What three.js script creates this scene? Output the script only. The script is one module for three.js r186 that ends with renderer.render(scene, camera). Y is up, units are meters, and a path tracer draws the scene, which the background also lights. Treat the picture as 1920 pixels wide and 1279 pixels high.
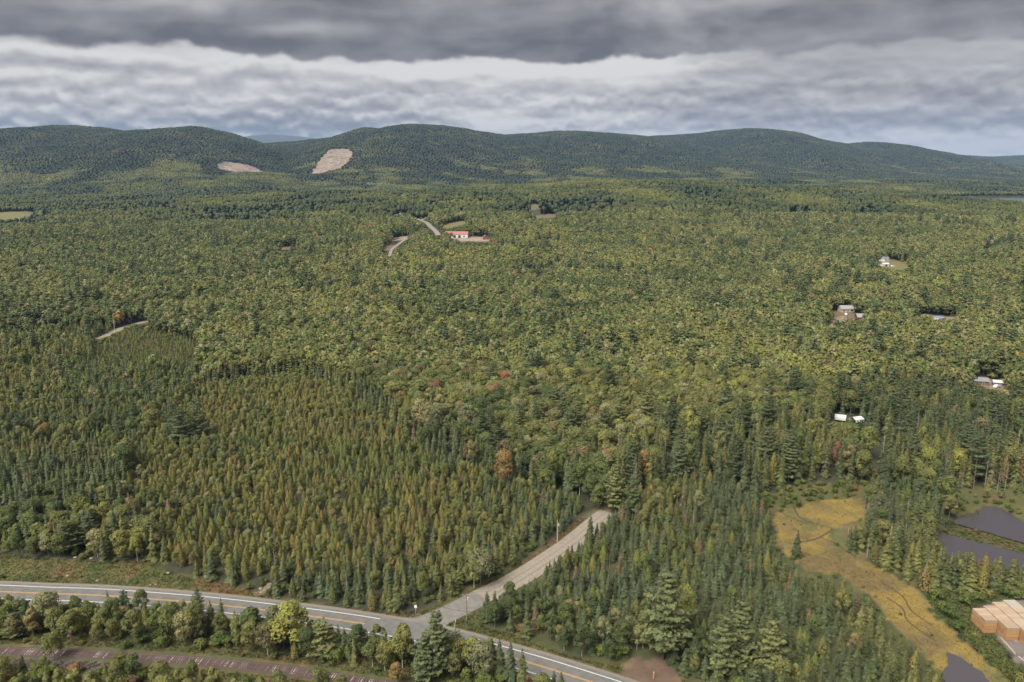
import * as THREE from 'three';
import { mergeGeometries } from 'three/addons/utils/BufferGeometryUtils.js';

// ---------------------------------------------------------------- camera, exposure
const scene = new THREE.Scene();
const EYE = 120;                                       // drone height above the road, metres
const camera = new THREE.PerspectiveCamera(46.37, 1920 / 1279, 1, 40000);
camera.position.set(0, EYE, 0);
camera.rotation.set(-0.22358, 0, 0);
const renderer = new THREE.WebGLRenderer({ antialias: true });
renderer.toneMapping = THREE.LinearToneMapping;
const EXPOSURE = 4.2;
renderer.toneMappingExposure = EXPOSURE;
renderer.shadowMap.enabled = true;

// ---------------------------------------------------------------- random numbers and noise
function rng(seed) {
  let s = seed | 0;
  return () => { s = (s + 0x6d2b79f5) | 0; let t = Math.imul(s ^ (s >>> 15), 1 | s); t = (t + Math.imul(t ^ (t >>> 7), 61 | t)) ^ t; return ((t ^ (t >>> 14)) >>> 0) / 4294967296; };
}
const PERM = new Uint8Array(512);
{ const r = rng(77), p = [...Array(256).keys()]; for (let i = 255; i > 0; i--) { const j = Math.floor(r() * (i + 1)); [p[i], p[j]] = [p[j], p[i]]; } for (let i = 0; i < 512; i++) PERM[i] = p[i & 255]; }
const G3 = [[1, 1, 0], [-1, 1, 0], [1, -1, 0], [-1, -1, 0], [1, 0, 1], [-1, 0, 1], [1, 0, -1], [-1, 0, -1], [0, 1, 1], [0, -1, 1], [0, 1, -1], [0, -1, -1]];
const GX = G3.map((g) => g[0]), GY = G3.map((g) => g[1]), GZ = G3.map((g) => g[2]);
const fade = (t) => t * t * t * (t * (t * 6 - 15) + 10), mix = (a, b, t) => a + (b - a) * t;
const clamp = (x, a = 0, b = 1) => (x < a ? a : x > b ? b : x);
const smooth = (a, b, x) => { const t = clamp((x - a) / (b - a)); return t * t * (3 - 2 * t); };
function noise3(x, y, z) {
  const xi = Math.floor(x), yi = Math.floor(y), zi = Math.floor(z); x -= xi; y -= yi; z -= zi;
  const X = xi & 255, Y = yi & 255, Z = zi & 255, u = fade(x), v = fade(y), w = fade(z);
  const A = PERM[X] + Y, AA = PERM[A] + Z, AB = PERM[A + 1] + Z, B = PERM[X + 1] + Y, BA = PERM[B] + Z, BB = PERM[B + 1] + Z;
  const g = (h, a, b, c) => { const k = PERM[h] % 12; return GX[k] * a + GY[k] * b + GZ[k] * c; };
  return mix(mix(mix(g(AA, x, y, z), g(BA, x - 1, y, z), u), mix(g(AB, x, y - 1, z), g(BB, x - 1, y - 1, z), u), v),
    mix(mix(g(AA + 1, x, y, z - 1), g(BA + 1, x - 1, y, z - 1), u), mix(g(AB + 1, x, y - 1, z - 1), g(BB + 1, x - 1, y - 1, z - 1), u), v), w);
}
const noise2 = (x, y) => noise3(x, y, 7.31);
function fbm3(x, y, z, n) { let s = 0, a = 0.5; for (let i = 0; i < n; i++) { s += a * noise3(x, y, z); x = x * 2.03 + 3.1; y = y * 2.03 + 1.7; z = z * 2.03 + 5.3; a *= 0.5; } return s; }
const fbm2 = (x, y, n) => fbm3(x, y, 3.7, n);

// ---------------------------------------------------------------- sky: a broken grey cloud deck over a bright far band
{
  const W = 4096, Hh = 2048, data = new Float32Array(W * Hh * 4), RAD = Math.PI / 180;
  const lin = (c) => Math.pow(c / 255, 2.2);
  const DARK = [99, 98, 104].map(lin), MID = [150, 148, 151].map(lin), LIGHT = [190, 188, 188].map(lin), BRIGHT = [229, 226, 223].map(lin), BLUE = [136, 146, 158].map(lin);
  const ramp = (t) => { t = clamp(t) * 3; const k = Math.min(2, Math.floor(t)), f = t - k, S = [DARK, MID, LIGHT, BRIGHT]; return [0, 1, 2].map((c) => mix(S[k][c], S[k + 1][c], f)); };
  for (let row = 0; row < Hh; row++) {
    const e = ((row + 0.5) / Hh - 0.5) * 180;
    for (let col = 0; col < W; col++) {
      const o = (row * W + col) * 4;
      if (e <= 0) { data[o] = 0.4 / EXPOSURE * 0.16; data[o + 1] = 0.4 / EXPOSURE * 0.17; data[o + 2] = 0.4 / EXPOSURE * 0.13; data[o + 3] = 1; continue; }
      const a = ((col + 0.5) / W - 0.25) * 360 - (col > 0.75 * W ? 360 : 0), sa = Math.sin(a * RAD), ca = Math.cos(a * RAD);   // 0 = ahead, + = to the right
      const sx = sa * 57.3, sz = ca * 57.3;                       // one unit = one degree along the horizon, seamless
      // overhead deck seen in perspective
      const s = Math.max(Math.sin(e * RAD), 0.02), X = sa * Math.cos(e * RAD) / s, Z = ca * Math.cos(e * RAD) / s;
      const warp = fbm3(sx * 0.05, e * 0.16, sz * 0.05, 3);
      const n = fbm3(sx * 0.050 + warp, e * 0.26 + warp * 1.2, sz * 0.050, 4), wisp = fbm3(sx * 0.17 + warp, e * 0.55 + n, sz * 0.17, 5);
      const high = smooth(16, 26, e), m = high > 0 ? fbm3(X * 0.7 + 2, Z * 0.7, 4, 5) : 0;
      let deck = 0.16 + mix(0.66 * n + 0.34 * wisp + 0.14 * fbm3(sx * 0.5 + warp * 2, e * 1.5 + n * 2, sz * 0.5, 5), 1.1 * m, high) + 0.66 * smooth(19, 46, e);
      deck += 0.34 * Math.exp(-(((a + 13.5) / 4.6) ** 2) - (((e - 8.35 - 0.05 * (a + 13)) / 0.55) ** 2));   // paler rift in the deck
      deck += 0.30 * Math.exp(-(((a + 21) / 6) ** 2) - (((e - 9.9) / 0.9) ** 2)) + 0.22 * Math.exp(-(((a - 14) / 9) ** 2) - (((e - 10.6) / 1.1) ** 2)) + 0.18 * Math.exp(-(((a + 3) / 4) ** 2) - (((e - 10.9) / 0.8) ** 2));
      deck -= 0.13 * Math.exp(-(((e - 7.5) / 0.8) ** 2)) * smooth(14, 2, Math.abs(a + 12));
      // ragged lower edge of the deck
      const edge = 6.75 + 0.5 * fbm3(sx * 0.13, 2.2, sz * 0.13, 3) + 1.1 * fbm3(sx * 0.32, e * 0.5, sz * 0.32, 5) - 0.3 * Math.exp(-(((a - 3) / 5) ** 2)) ;
      const under = smooth(edge + mix(0.20, 0.42, smooth(10, 30, Math.abs(a))), edge - 0.16, e);
      // far bright band: layered cumulus lit from above
      const w2 = fbm3(sx * 0.12, e * 0.5, sz * 0.12, 4) * 1.1;
      const layer = fbm3(sx * 0.055 + 11, e * 0.6 + w2 * 0.25, sz * 0.055, 3);
      const w3 = w2 * 0.35, b0 = fbm3(sx * 0.36 + w3, e * 0.85 + w3, sz * 0.36, 6), b1 = fbm3(sx * 0.36 + w3 + 0.06, e * 0.85 + w3 + 0.24, sz * 0.36, 6);
      const puff = (b0 - b1) * 1.15;
      const calm = smooth(2, 12, a) * smooth(90, 60, a);
      let band = 0.80 + 0.42 * layer + mix(0.22, 0.14, calm) * b0 + puff * smooth(7, 3.5, e) * 0.5;
      // rows of cumulus, far to near: crisp lit tops, grey bases
      if (e < 8.5) for (let i = 0; i < 6; i++) {
        const c = [1.7, 2.5, 3.3, 4.2, 5.2, 6.3][i], q = 0.55 - i * 0.055, u = i * 13.7;
        const bil = 1 - 2.2 * Math.abs(noise3(sx * q * 0.55 + u, 3 + i, sz * q * 0.55)) + 0.62 * (0.5 - Math.abs(noise3(sx * q * 1.5 + u, 7, sz * q * 1.5)) * 2) + 0.36 * (0.5 - 2 * Math.abs(noise3(sx * q * 3.6, 5 + u, sz * q * 3.6))) + 0.5 * noise3(sx * 0.05 + u, 1, sz * 0.05);
        const topE = c + 0.42 * (bil - 0.45) + 0.20 * fbm3(sx * 1.3 + u, e * 2.0, sz * 1.3, 5), depth = topE - e, thick = 0.62 + 0.1 * i;
        if (depth > -0.2 && depth < thick * 1.6) {
          const cover = smooth(-0.01, 0.08, depth) * smooth(thick * 1.6, thick * 0.5, depth) * smooth(-0.42, 0.12, fbm3(sx * 0.06 + u * 2, i, sz * 0.06, 2)) * mix(0.95, 0.6, calm);
          band = mix(band, 1.0 - 0.66 * smooth(0, thick, depth) + 0.5 * puff + 0.2 * layer, cover);
        }
      }
      band += 0.26 * Math.exp(-(((e - 5.9) / 0.8) ** 2)) * smooth(24, 4, Math.abs(a + 1));
      band -= 0.27 * smooth(6, 17, a) * smooth(75, 35, a) * smooth(1.3, 3.0, e);                      // greyer sheet on the right
      band -= 0.26 * Math.exp(-(((e - 2.2) / 0.95) ** 2)) * Math.exp(-(((a + 15) / 9) ** 2));         // distant blue-grey base
      band += 0.20 * smooth(1.9, 1.2, e);
      band = clamp(band, 0.22, 0.96);
      const blue = clamp(0.7 * smooth(4.0, 1.4, e) * smooth(0.8, 0.35, band) * (1 - 0.5 * calm));
      const cB = ramp(band), cD = ramp(clamp(deck, 0.02, 0.9));
      for (let c = 0; c < 3; c++) data[o + c] = mix(cD[c], mix(cB[c], BLUE[c] * (0.55 + 0.85 * band), blue), under) / EXPOSURE;
      data[o + 3] = 1;
    }
  }
  const sky = new THREE.DataTexture(data, W, Hh, THREE.RGBAFormat, THREE.FloatType);
  sky.mapping = THREE.EquirectangularReflectionMapping; sky.magFilter = THREE.LinearFilter; sky.needsUpdate = true;
  scene.background = sky; scene.environment = sky;
}

// ---------------------------------------------------------------- sun, veiled by cloud: large and soft
const sun = new THREE.DirectionalLight(new THREE.Color(1.0, 0.965, 0.90), 1.5);
sun.position.set(-320, 620, 60); sun.target.position.set(0, 0, -350);
sun.castShadow = true; sun.shadow.radius = 70;
Object.assign(sun.shadow.camera, { left: -900, right: 900, top: 900, bottom: -900, near: 1, far: 3000 });
sun.shadow.mapSize.set(2048, 2048);
scene.add(sun, sun.target);
scene.fog = new THREE.FogExp2(new THREE.Color(0.46, 0.66, 1.0), 0.00004);

// ---------------------------------------------------------------- terrain
//TERRAIN
const RIDGES = [   // crest line [x, z, height] from west to east, width of the near and the far slope
  { w: [2300, 1500], s: 38, c: [[-6500, -4000, 150], [-4077, -4300, 214], [-3452, -4400, 250], [-3091, -4500, 264], [-2861, -4600, 270], [-2769, -4600, 285], [-2678, -4650, 295], [-2522, -4700, 312], [-2372, -4700, 297], [-2154, -4650, 272], [-1966, -4600, 276], [-1796, -4550, 286], [-1689, -4500, 289], [-1557, -4450, 265], [-1455, -4400, 241], [-1342, -4350, 210], [-1231, -4300, 176], [-1081, -4250, 121], [-880, -4200, 62], [-600, -4200, 0]] },
  { w: [2700, 1500], s: 38, c: [[-2700, -5400, 0], [-2045, -5400, 110], [-1794, -5400, 162], [-1614, -5400, 220], [-1403, -5400, 230], [-1262, -5400, 247], [-1110, -5350, 263], [-1030, -5300, 288], [-917, -5250, 316], [-808, -5200, 307], [-740, -5200, 324], [-622, -5200, 337], [-441, -5250, 332], [-308, -5300, 318], [-192, -5400, 298], [-53, -5500, 281], [145, -5600, 295], [332, -5700, 312], [484, -5750, 314], [676, -5800, 305], [834, -5850, 292], [1072, -5900, 264], [1304, -5900, 223], [1694, -5900, 129], [2008, -5900, 54], [2250, -5900, 0]] },
  { w: [2700, 1800], s: 16, c: [[-400, -6800, 0], [177, -6800, 110], [619, -6800, 197], [971, -6800, 274], [1235, -6800, 296], [1488, -6750, 315], [1649, -6700, 339], [1880, -6600, 361], [2008, -6600, 361], [2180, -6600, 348], [2347, -6700, 310], [2516, -6800, 283], [2780, -6900, 255], [3023, -7000, 279], [3206, -7050, 267], [3419, -7100, 223], [3609, -7100, 178], [3950, -7200, 110], [4337, -7200, 28], [4600, -7200, 0]] },
  { w: [2600, 2000], s: 12, c: [[2700, -9800, 0], [3456, -9800, 115], [4091, -9800, 165], [4728, -9800, 184], [5240, -9800, 178], [5690, -9800, 159], [6136, -9800, 172], [6642, -9800, 209], [7594, -9800, 240], [9211, -9800, 140], [11000, -9800, 60]] },
  { w: [4200, 2500], s: -70, c: [[-9500, -17500, 0], [-7543, -17500, 115], [-6382, -17500, 338], [-5571, -17500, 515], [-5113, -17500, 559], [-4717, -17500, 526], [-3869, -17500, 448], [-1827, -17500, 160], [-900, -17500, 0]] },
];
function crest(c, x) {
  if (x <= c[0][0] || x >= c[c.length - 1][0]) return null;
  let k = 1; while (c[k][0] < x) k++;
  const t = (x - c[k - 1][0]) / (c[k][0] - c[k - 1][0]), s = t * t * (3 - 2 * t) * 0.5 + t * 0.5;
  return [mix(c[k - 1][1], c[k][1], t), mix(c[k - 1][2], c[k][2], s)];
}
function ground(x, z, fine = true) {
  const d = -z;
  let h = 0;
  if (d > 300) {
    const r = smooth(300, 900, d);
    h += r * 7 * noise2(x / 430, z / 430) + 55 * Math.exp(-(((x - 330) / 950) ** 2) - (((z + 1950) / 640) ** 2)) * smooth(500, 1200, d) + 30 * smooth(2300, 4200, d) * smooth(2600, 900, x) + 12 * Math.exp(-(((x + 60) / 260) ** 2) - (((z + 1230) / 170) ** 2));
    h += smooth(1300, 2300, d) * smooth(5200, 3600, d) * (16 * noise2(x / 620 + 8, z / 520) + 8 * noise2(x / 260, z / 210 + 4));
    if (fine) h += r * 2.2 * noise2(x / 140 + 5, z / 140);
    h = mix(h, 0, smooth(1.5, 0.8, Math.hypot((x - 1800) / 640, (z + 2400) / 400)));
  } else if (fine) h += 0.25 * noise2(x / 23, z / 23);
  if (d > 2000) {
    let m = 0;
    for (const q of RIDGES) {
      const c = crest(q.c, x); if (!c) continue;
      const t = (z - c[0]) / (z > c[0] ? q.w[0] : q.w[1]); if (Math.abs(t) >= 1) continue;
      const f = 0.5 + 0.5 * Math.cos(Math.PI * t);
      let v = (c[1] - q.s * smooth(0, 120, c[1])) * Math.pow(f, 1.6);
      v *= 1 + (1 - f) * (0.55 * noise2(x / 620 + 3, z / 900) + 0.30 * noise2(x / 230, z / 340 + 9));
      if (v > m) m = v;
    }
    h += m;
  }
  if (d > 120 && d < 320) {
    // banks of the highway verge, hollow of the bog and the ponds
    h += 1.7 * Math.exp(-(((x + 130) / 60) ** 2)) * smooth(211, 221, d - (x + 130) * -0.12);
    h -= 1.1 * Math.exp(-(((x - 112 - 0.02 * (d - 200)) / 26) ** 2)) * smooth(130, 160, d) * smooth(300, 262, d);
    h -= 1.3 * Math.exp(-(((x - 158) / 26) ** 2) - (((d - 242) / 34) ** 2));
  }
  if (x > 95 && d > 130 && d < 300) for (const [k, y] of [['pondA', -1.02], ['pondB', -1.22], ['pondC', -0.55]]) if (within(V[k], x, z)) h = Math.min(h, y - 0.5);
  return h;
}
//ENDTERRAIN
const inPoly = (p, x, z) => { let c = false; for (let i = 0, j = p.length - 1; i < p.length; j = i++) { const [xi, zi] = p[i], [xj, zj] = p[j]; if ((zi > z) !== (zj > z) && x < ((xj - xi) * (z - zi)) / (zj - zi) + xi) c = !c; } return c; };
const boxed = (p) => ({ p, b: [Math.min(...p.map((q) => q[0])), Math.max(...p.map((q) => q[0])), Math.min(...p.map((q) => q[1])), Math.max(...p.map((q) => q[1]))] });
const within = (B, x, z) => x >= B.b[0] && x <= B.b[1] && z >= B.b[2] && z <= B.b[3] && inPoly(B.p, x, z);
function spline(pts, step) {
  const c = new THREE.CatmullRomCurve3(pts.map(([x, z]) => new THREE.Vector3(x, 0, z)), false, 'centripetal'), n = Math.max(2, Math.ceil(c.getLength() / step));
  return c.getSpacedPoints(n).map((v) => [v.x, v.z]);
}
function distTo(line, x, z) {   // [distance, side: + = left of the direction of travel]
  let best = 1e9, side = 0;
  for (let i = 1; i < line.length; i++) {
    const [ax, az] = line[i - 1], [bx, bz] = line[i], dx = bx - ax, dz = bz - az, t = clamp(((x - ax) * dx + (z - az) * dz) / (dx * dx + dz * dz)), ex = x - ax - dx * t, ez = z - az - dz * t, q = ex * ex + ez * ez;
    if (q < best) { best = q; side = dz * ex - dx * ez; }
  }
  return [Math.sqrt(best), Math.sign(side)];
}
// ---- plan of the place (x east, z towards the viewer, metres)
const HIGHWAY = spline([[-420, -196], [-300, -202], [-220, -205], [-164.5, -205.9], [-145.9, -205.3], [-120.7, -203.6], [-100.2, -201.5], [-74.7, -197.2], [-57.8, -193.8], [-45.6, -191], [-26.4, -185.6], [-13.6, -180.7], [1.3, -173.8], [9, -170.2], [18.9, -165.2], [29.2, -159.3], [39.8, -152.2], [60, -138], [95, -108]], 3);
const DIRT = spline([[-26.4, -185.4], [-23.5, -188.2], [-20.5, -191.2], [-15.5, -195.8], [-8.3, -202.8], [-2.9, -207.8], [3.4, -214.6], [13.6, -227.4], [20, -236.5], [26.4, -246.5], [31.2, -253.9], [34, -257.5]], 2.5);
const RAIL = spline([[-420, -172], [-250, -177], [-141.9, -177.7], [-128.3, -177.3], [-107.6, -176.2], [-95.1, -174.9], [-73.1, -172.5], [-62.2, -170.9], [-51.3, -169], [-32.6, -164.6], [-13.4, -158.9], [20, -145], [60, -124]], 3);
const SIDEROAD = spline([[-284, -532], [-283.9, -540.9], [-284.8, -558], [-284.1, -576.8], [-278.1, -594.2], [-266, -680], [-250, -790], [-228, -885], [-190, -940], [-152, -977]], 4);
const V = {
  vergeNorth: boxed([[-300, -232], [-170.1, -228], [-159.2, -226.7], [-146.7, -222.3], [-124.2, -219.7], [-109.7, -219.7], [-99.1, -213.7], [-87, -210.6], [-74.6, -205.9], [-69.2, -203.1], [-54.8, -199.5], [-37.8, -195.4], [-28.9, -194.5], [-23.3, -196.4], [-16.4, -201.8], [-9.2, -208.4], [0, -218.3], [10.1, -231.2], [15.8, -242.2], [23.9, -253.9], [31, -254], [13, -228], [-8, -203], [-22, -188], [-30, -180], [-100, -196], [-300, -196]]),
  vergeEast: boxed([[-8, -202], [-6.4, -199], [-7.5, -191.8], [-7.4, -188], [0, -184.4], [10.6, -177], [18.3, -173.6], [24.5, -171.6], [28.6, -173.1], [35.5, -175.2], [39.8, -171.1], [42, -160], [30, -150], [-20, -178], [-20, -190]]),
  red: boxed([[27, -172.1], [30, -174.2], [35.5, -175.2], [39.5, -171.5], [40.5, -163], [24, -160]]),
  bog: boxed([[90.8, -258.2], [99.8, -262.6], [108.5, -269.4], [121.1, -271.8], [131.5, -273.2], [125.9, -262.6], [118.1, -251.9], [108.3, -245.8], [102.6, -233.3], [108.6, -227.3], [114, -215.2], [118, -208.2], [115.2, -195.2], [115.8, -183.7], [117.4, -175.3], [118.6, -165.2], [121, -140], [105, -140], [104.3, -165.2], [103.2, -175.3], [102.1, -195.2], [102.3, -205.3], [97.6, -216.4], [89.5, -217.4], [87.4, -225.6], [85.1, -233.3]]),
  pondA: boxed([[168, -263.9], [170.5, -266], [173.6, -264.8], [175.5, -258], [175, -251.9], [181, -242], [196, -236], [196, -214], [176, -226.5], [171, -231.5], [165.2, -237.8], [160, -243.4], [154.4, -248], [151, -252], [155.4, -256.1], [158.1, -254.8]]),
  pondB: boxed([[137.7, -241.9], [143.8, -244.2], [149.2, -239.6], [156.6, -234.8], [161.8, -229.4], [169, -222.6], [188, -210], [188, -200], [172, -208], [163.6, -213.8], [155, -218.6], [149.4, -220], [143.4, -222.3], [138, -227.3], [135, -234.4]]),
  pondC: boxed([[109.4, -177.6], [111.6, -174.6], [113.1, -171.1], [113.4, -165.2], [114, -155], [104, -155], [102.6, -163], [103.0, -168.6], [106.0, -171.6], [108.5, -176]]),
  yard: boxed([[126.8, -197], [126.3, -185.6], [124.9, -175.3], [125.5, -168], [127, -150], [190, -150], [190, -204], [143, -202], [136, -201]]),
  stand: boxed([[-99.1, -213.7], [-120.5, -238.1], [-134.3, -258.2], [-154.4, -303.3], [-162.4, -349.6], [-162.7, -405.9], [-144.3, -423.5], [-118.6, -426.7], [-89.5, -400.9], [-66.7, -365.3], [-46.4, -328.2], [-23.7, -303.3], [-4.1, -284.2], [15.6, -271.8], [26.3, -260.4], [23.9, -253.9], [0, -218.3], [-16.4, -201.8], [-37, -194], [-70, -202]]),
  west: boxed([[-260, -226], [-260, -297.6], [-152.8, -297.6], [-134.3, -258.2], [-120.5, -238.1], [-98, -213], [-140, -216]]),
  upper: boxed([[-300, -297.6], [-420, -526.9], [-285.2, -575], [-213.6, -526.9], [-162.7, -405.9], [-162.4, -349.6], [-154.4, -297]]),
  olive: boxed([[-285.2, -570.9], [-213.6, -526.9], [-178.4, -443.8], [-208.3, -455.9], [-255.6, -455.9]]),
  darkwall: boxed([[37.4, -266], [41.8, -309.2], [78.9, -328.2], [150.7, -357.3], [199.2, -421.3], [234.9, -400.9], [320, -400.9], [230, -262], [190, -270], [133.9, -276], [95.7, -273]]),
  east: boxed([[-8.4, -187.3], [-6, -201], [30, -245.8], [36, -262.6], [69.7, -286.8], [93, -269.4], [84.9, -238.1], [88.6, -223.9], [99.1, -217.4], [101.7, -195.2], [103.2, -175.3], [104.4, -150], [42.3, -150], [28.1, -168.6]]),
  spit: boxed([[116.8, -247.8], [130.9, -271.8], [150, -271.8], [153.4, -257.1], [147.7, -243.7], [138, -244.5], [134, -234.4], [137, -227.3], [149.4, -219], [161.5, -212], [175, -203], [170, -199], [153.8, -206.2], [118.7, -206.8], [108.9, -227.3], [103.4, -234.4]]),
  shrubs: boxed([[118.1, -207.2], [153.8, -206.2], [165, -201], [143.1, -201.7], [135.3, -202.3], [126.9, -198.5], [126, -185.6], [124.1, -175.3], [124.3, -150], [118.4, -150], [117.4, -175.8], [115.8, -195.7]]),
  bogSide: boxed([[101, -231], [107, -247], [118.5, -254], [124, -252], [114, -233], [110.5, -226], [104, -226]]),
  bogNorth: boxed([[89.1, -269.4], [109.8, -284.2], [138.3, -284.2], [133.3, -272.8], [116.3, -269.4], [89.2, -257.3]]),
  shore: boxed([[150.4, -271.8], [168, -279], [215, -284], [215, -220], [196, -236], [178.5, -241], [175, -251.9], [173.6, -264.8], [168, -263.9], [155.4, -256.1]]),
  dike: boxed([[137.7, -242.5], [143.8, -246], [150, -254], [156, -252], [166, -238], [196, -214], [188, -208], [169, -222.6], [149.2, -239.6]]),
};
const CLEAR = {   // treeless ground farther off: outline, surface
  cutoverWest: { p: boxed([[-1245, -3425.6], [-1258.5, -3531], [-1186, -3554.6], [-1126, -3584], [-1040.4, -3473.2], [-1085.9, -3379.5], [-1138.5, -3338.7], [-1197.2, -3332.3]]), s: 'cut' },
  cutoverEast: { p: boxed([[-897.7, -3601.5], [-921.1, -4032.3], [-958.1, -4223.2], [-827.1, -4160.9], [-756, -3965.1], [-752.7, -3772], [-760.1, -3622.6], [-845.4, -3578.5]]), s: 'cut' },
  hayfield: { p: boxed([[-114, -1206.9], [-86.6, -1303.7], [-66.6, -1285.1], [-74.7, -1221.5], [-96, -1182.9]]), s: 'hay' },
  bare: { p: boxed([[-169.5, -1108], [-141, -1120], [-138, -1088], [-162, -1078]]), s: 'pink' },
  field: { p: boxed([[-173, -1039], [-155, -1056], [-147, -1021], [-161.8, -1005]]), s: 'dry' },
  valleyfield: { p: boxed([[-1249.4, -1794.7], [-1076.3, -1805], [-989.7, -1680.8], [-928.3, -1519.9], [-1084.3, -1557.5]]), s: 'hay' },
  patch: { p: boxed([[-318, -1050], [-300, -1060], [-288, -1072], [-279, -1076], [-282, -1050], [-290, -1040], [-306, -1034]]), s: 'dry' },
  knoll: { p: boxed([[25.8, -1560.5], [54.9, -1598.1], [60, -1519], [31.9, -1490]]), s: 'dry' },
  knollB: { p: boxed([[32.7, -1407.2], [79.9, -1418.3], [81.3, -1360.9], [35.5, -1336.3]]), s: 'dry' },
  farmyard: { p: boxed([[-93, -1112], [-38, -1108], [-26, -1094], [-27, -1068], [-72, -1080]]), s: 'pink' },
  drive: { p: boxed([[230, -577], [247, -604], [262.4, -626], [266.3, -610], [243.9, -582], [228.9, -562]]), s: 'sand' },
  lawn: { p: boxed([[259, -642], [272, -654], [281, -641], [276, -600], [262, -596], [253, -605]]), s: 'dry' },
  hilllawn: { p: boxed([[424, -932], [446, -946], [459, -932], [456.4, -888], [423.5, -858], [412, -885]]), s: 'hay' },
  poolyard: { p: boxed([[325, -630], [340.5, -625], [351, -613], [341, -594], [322, -598]]), s: 'sand' },
  yardhouse: { p: boxed([[252, -428], [266, -440], [270, -428], [268, -412], [256, -411], [250, -416]]), s: 'sand' },
  camp: { p: boxed([[148, -362], [166, -364], [168, -350], [152, -348]]), s: 'grass' },
  camplawn: { p: boxed([[158, -330], [163, -331], [160, -318], [154.6, -314], [152, -320]]), s: 'grass' },
};
const LAKE = { x: 1800, z: -2400, rx: 560, rz: 340 };
const farTracks = [['gravel_track', spline([[-1030, -3005], [-1032, -3018], [-1057, -3187], [-1114.8, -3319.3], [-1130, -3345]], 30), 5], ['gravel_track', spline([[-760, -3280], [-762, -3293], [-830, -3511], [-843, -3609]], 30), 5],
  ['farm_road', spline([[-178, -1440], [-170.7, -1413.6], [-151.3, -1339.8], [-136.5, -1283.5], [-122.3, -1209.9], [-110.3, -1157.7], [-103, -1120]], 12), 3.6], ['farm_road', spline([[-150, -1430], [-150.4, -1417], [-154, -1356.7]], 12), 3],
  ['farm_road', spline([[-149, -965], [-150.3, -979.1], [-153.7, -1020.2], [-150.8, -1048.8], [-147, -1078.8], [-142.3, -1099.3]], 8), 2], ['farm_road', spline([[-206, -1425], [-206, -1437.5], [-206.2, -1481.2], [-205, -1510]], 12), 3.4]];

// ---------------------------------------------------------------- objects: names, labels
const names = new Map();
const numbered = (n) => { const k = names.get(n) || 0; names.set(n, k + 1); return k ? `${n}_${String(k).padStart(3, '0')}` : n; };
const lit = (m) => { m.castShadow = m.receiveShadow = true; return m; };
function tag(o, label, category, group, kind) { o.userData.label = label; o.userData.category = category; if (group) o.userData.group = group; if (kind) o.userData.kind = kind; return o; }
function top(o, name, label, category, group, kind) { o.name = numbered(name); scene.add(o); return tag(o, label, category, group, kind); }
const part = (parent, name, geo, mat) => { const m = lit(new THREE.Mesh(geo, mat)); m.name = name; parent.add(m); return m; };
const rgb = (r, g, b) => new THREE.Color().setRGB(r, g, b);
const std = (c, roughness = 0.9, extra = {}) => new THREE.MeshStandardMaterial({ color: c instanceof THREE.Color ? c : rgb(...c), roughness, ...extra });
const box = (w, h, d, x = 0, y = 0, z = 0) => new THREE.BoxGeometry(w, h, d).translate(x, y, z);
function texture(n, f, srgb = true) {
  const d = new Uint8Array(n * n * 4);
  for (let y = 0; y < n; y++) for (let x = 0; x < n; x++) { const c = f(x, y), o = (y * n + x) * 4; d[o] = clamp(c[0], 0, 255); d[o + 1] = clamp(c[1], 0, 255); d[o + 2] = clamp(c[2], 0, 255); d[o + 3] = 255; }
  const t = new THREE.DataTexture(d, n, n); t.wrapS = t.wrapT = THREE.RepeatWrapping; t.magFilter = THREE.LinearFilter; if (srgb) t.colorSpace = THREE.SRGBColorSpace; t.needsUpdate = true; return t;
}
const tile = (x, y, n, k, seed, oct = 4) => { let s = 0, a = 0.5; for (let i = 0; i < oct; i++) { const q = k << i, A = (x / n) * Math.PI * 2, B = (y / n) * Math.PI * 2; void A; void B; const u = (x / n) * q, v = (y / n) * q, iu = Math.floor(u), iv = Math.floor(v), fu = fade(u - iu), fv = fade(v - iv), h = (p, r) => PERM[(PERM[((p % q) + q) % q & 255] + (((r % q) + q) % q) + seed + i * 17) & 255] / 127.5 - 1; s += a * mix(mix(h(iu, iv), h(iu + 1, iv), fu), mix(h(iu, iv + 1), h(iu + 1, iv + 1), fu), fv); a *= 0.55; } return s; };
const grain = texture(512, (x, y) => { const v = 228 + 26 * tile(x, y, 512, 8, 3, 6) + 16 * tile(x, y, 512, 64, 9, 3); return [v, v, v]; });
const asphaltMap = texture(512, (x, y) => { const v = 205 + 26 * tile(x, y, 512, 4, 21, 6) + 18 * tile(x, y, 512, 128, 5, 2); return [v, v, v * 0.99]; });
const gravelMap = texture(512, (x, y) => { const v = 210 + 20 * tile(x, y, 512, 12, 40, 5) + 30 * tile(x, y, 512, 90, 8, 2); return [v, v, v]; });

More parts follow.
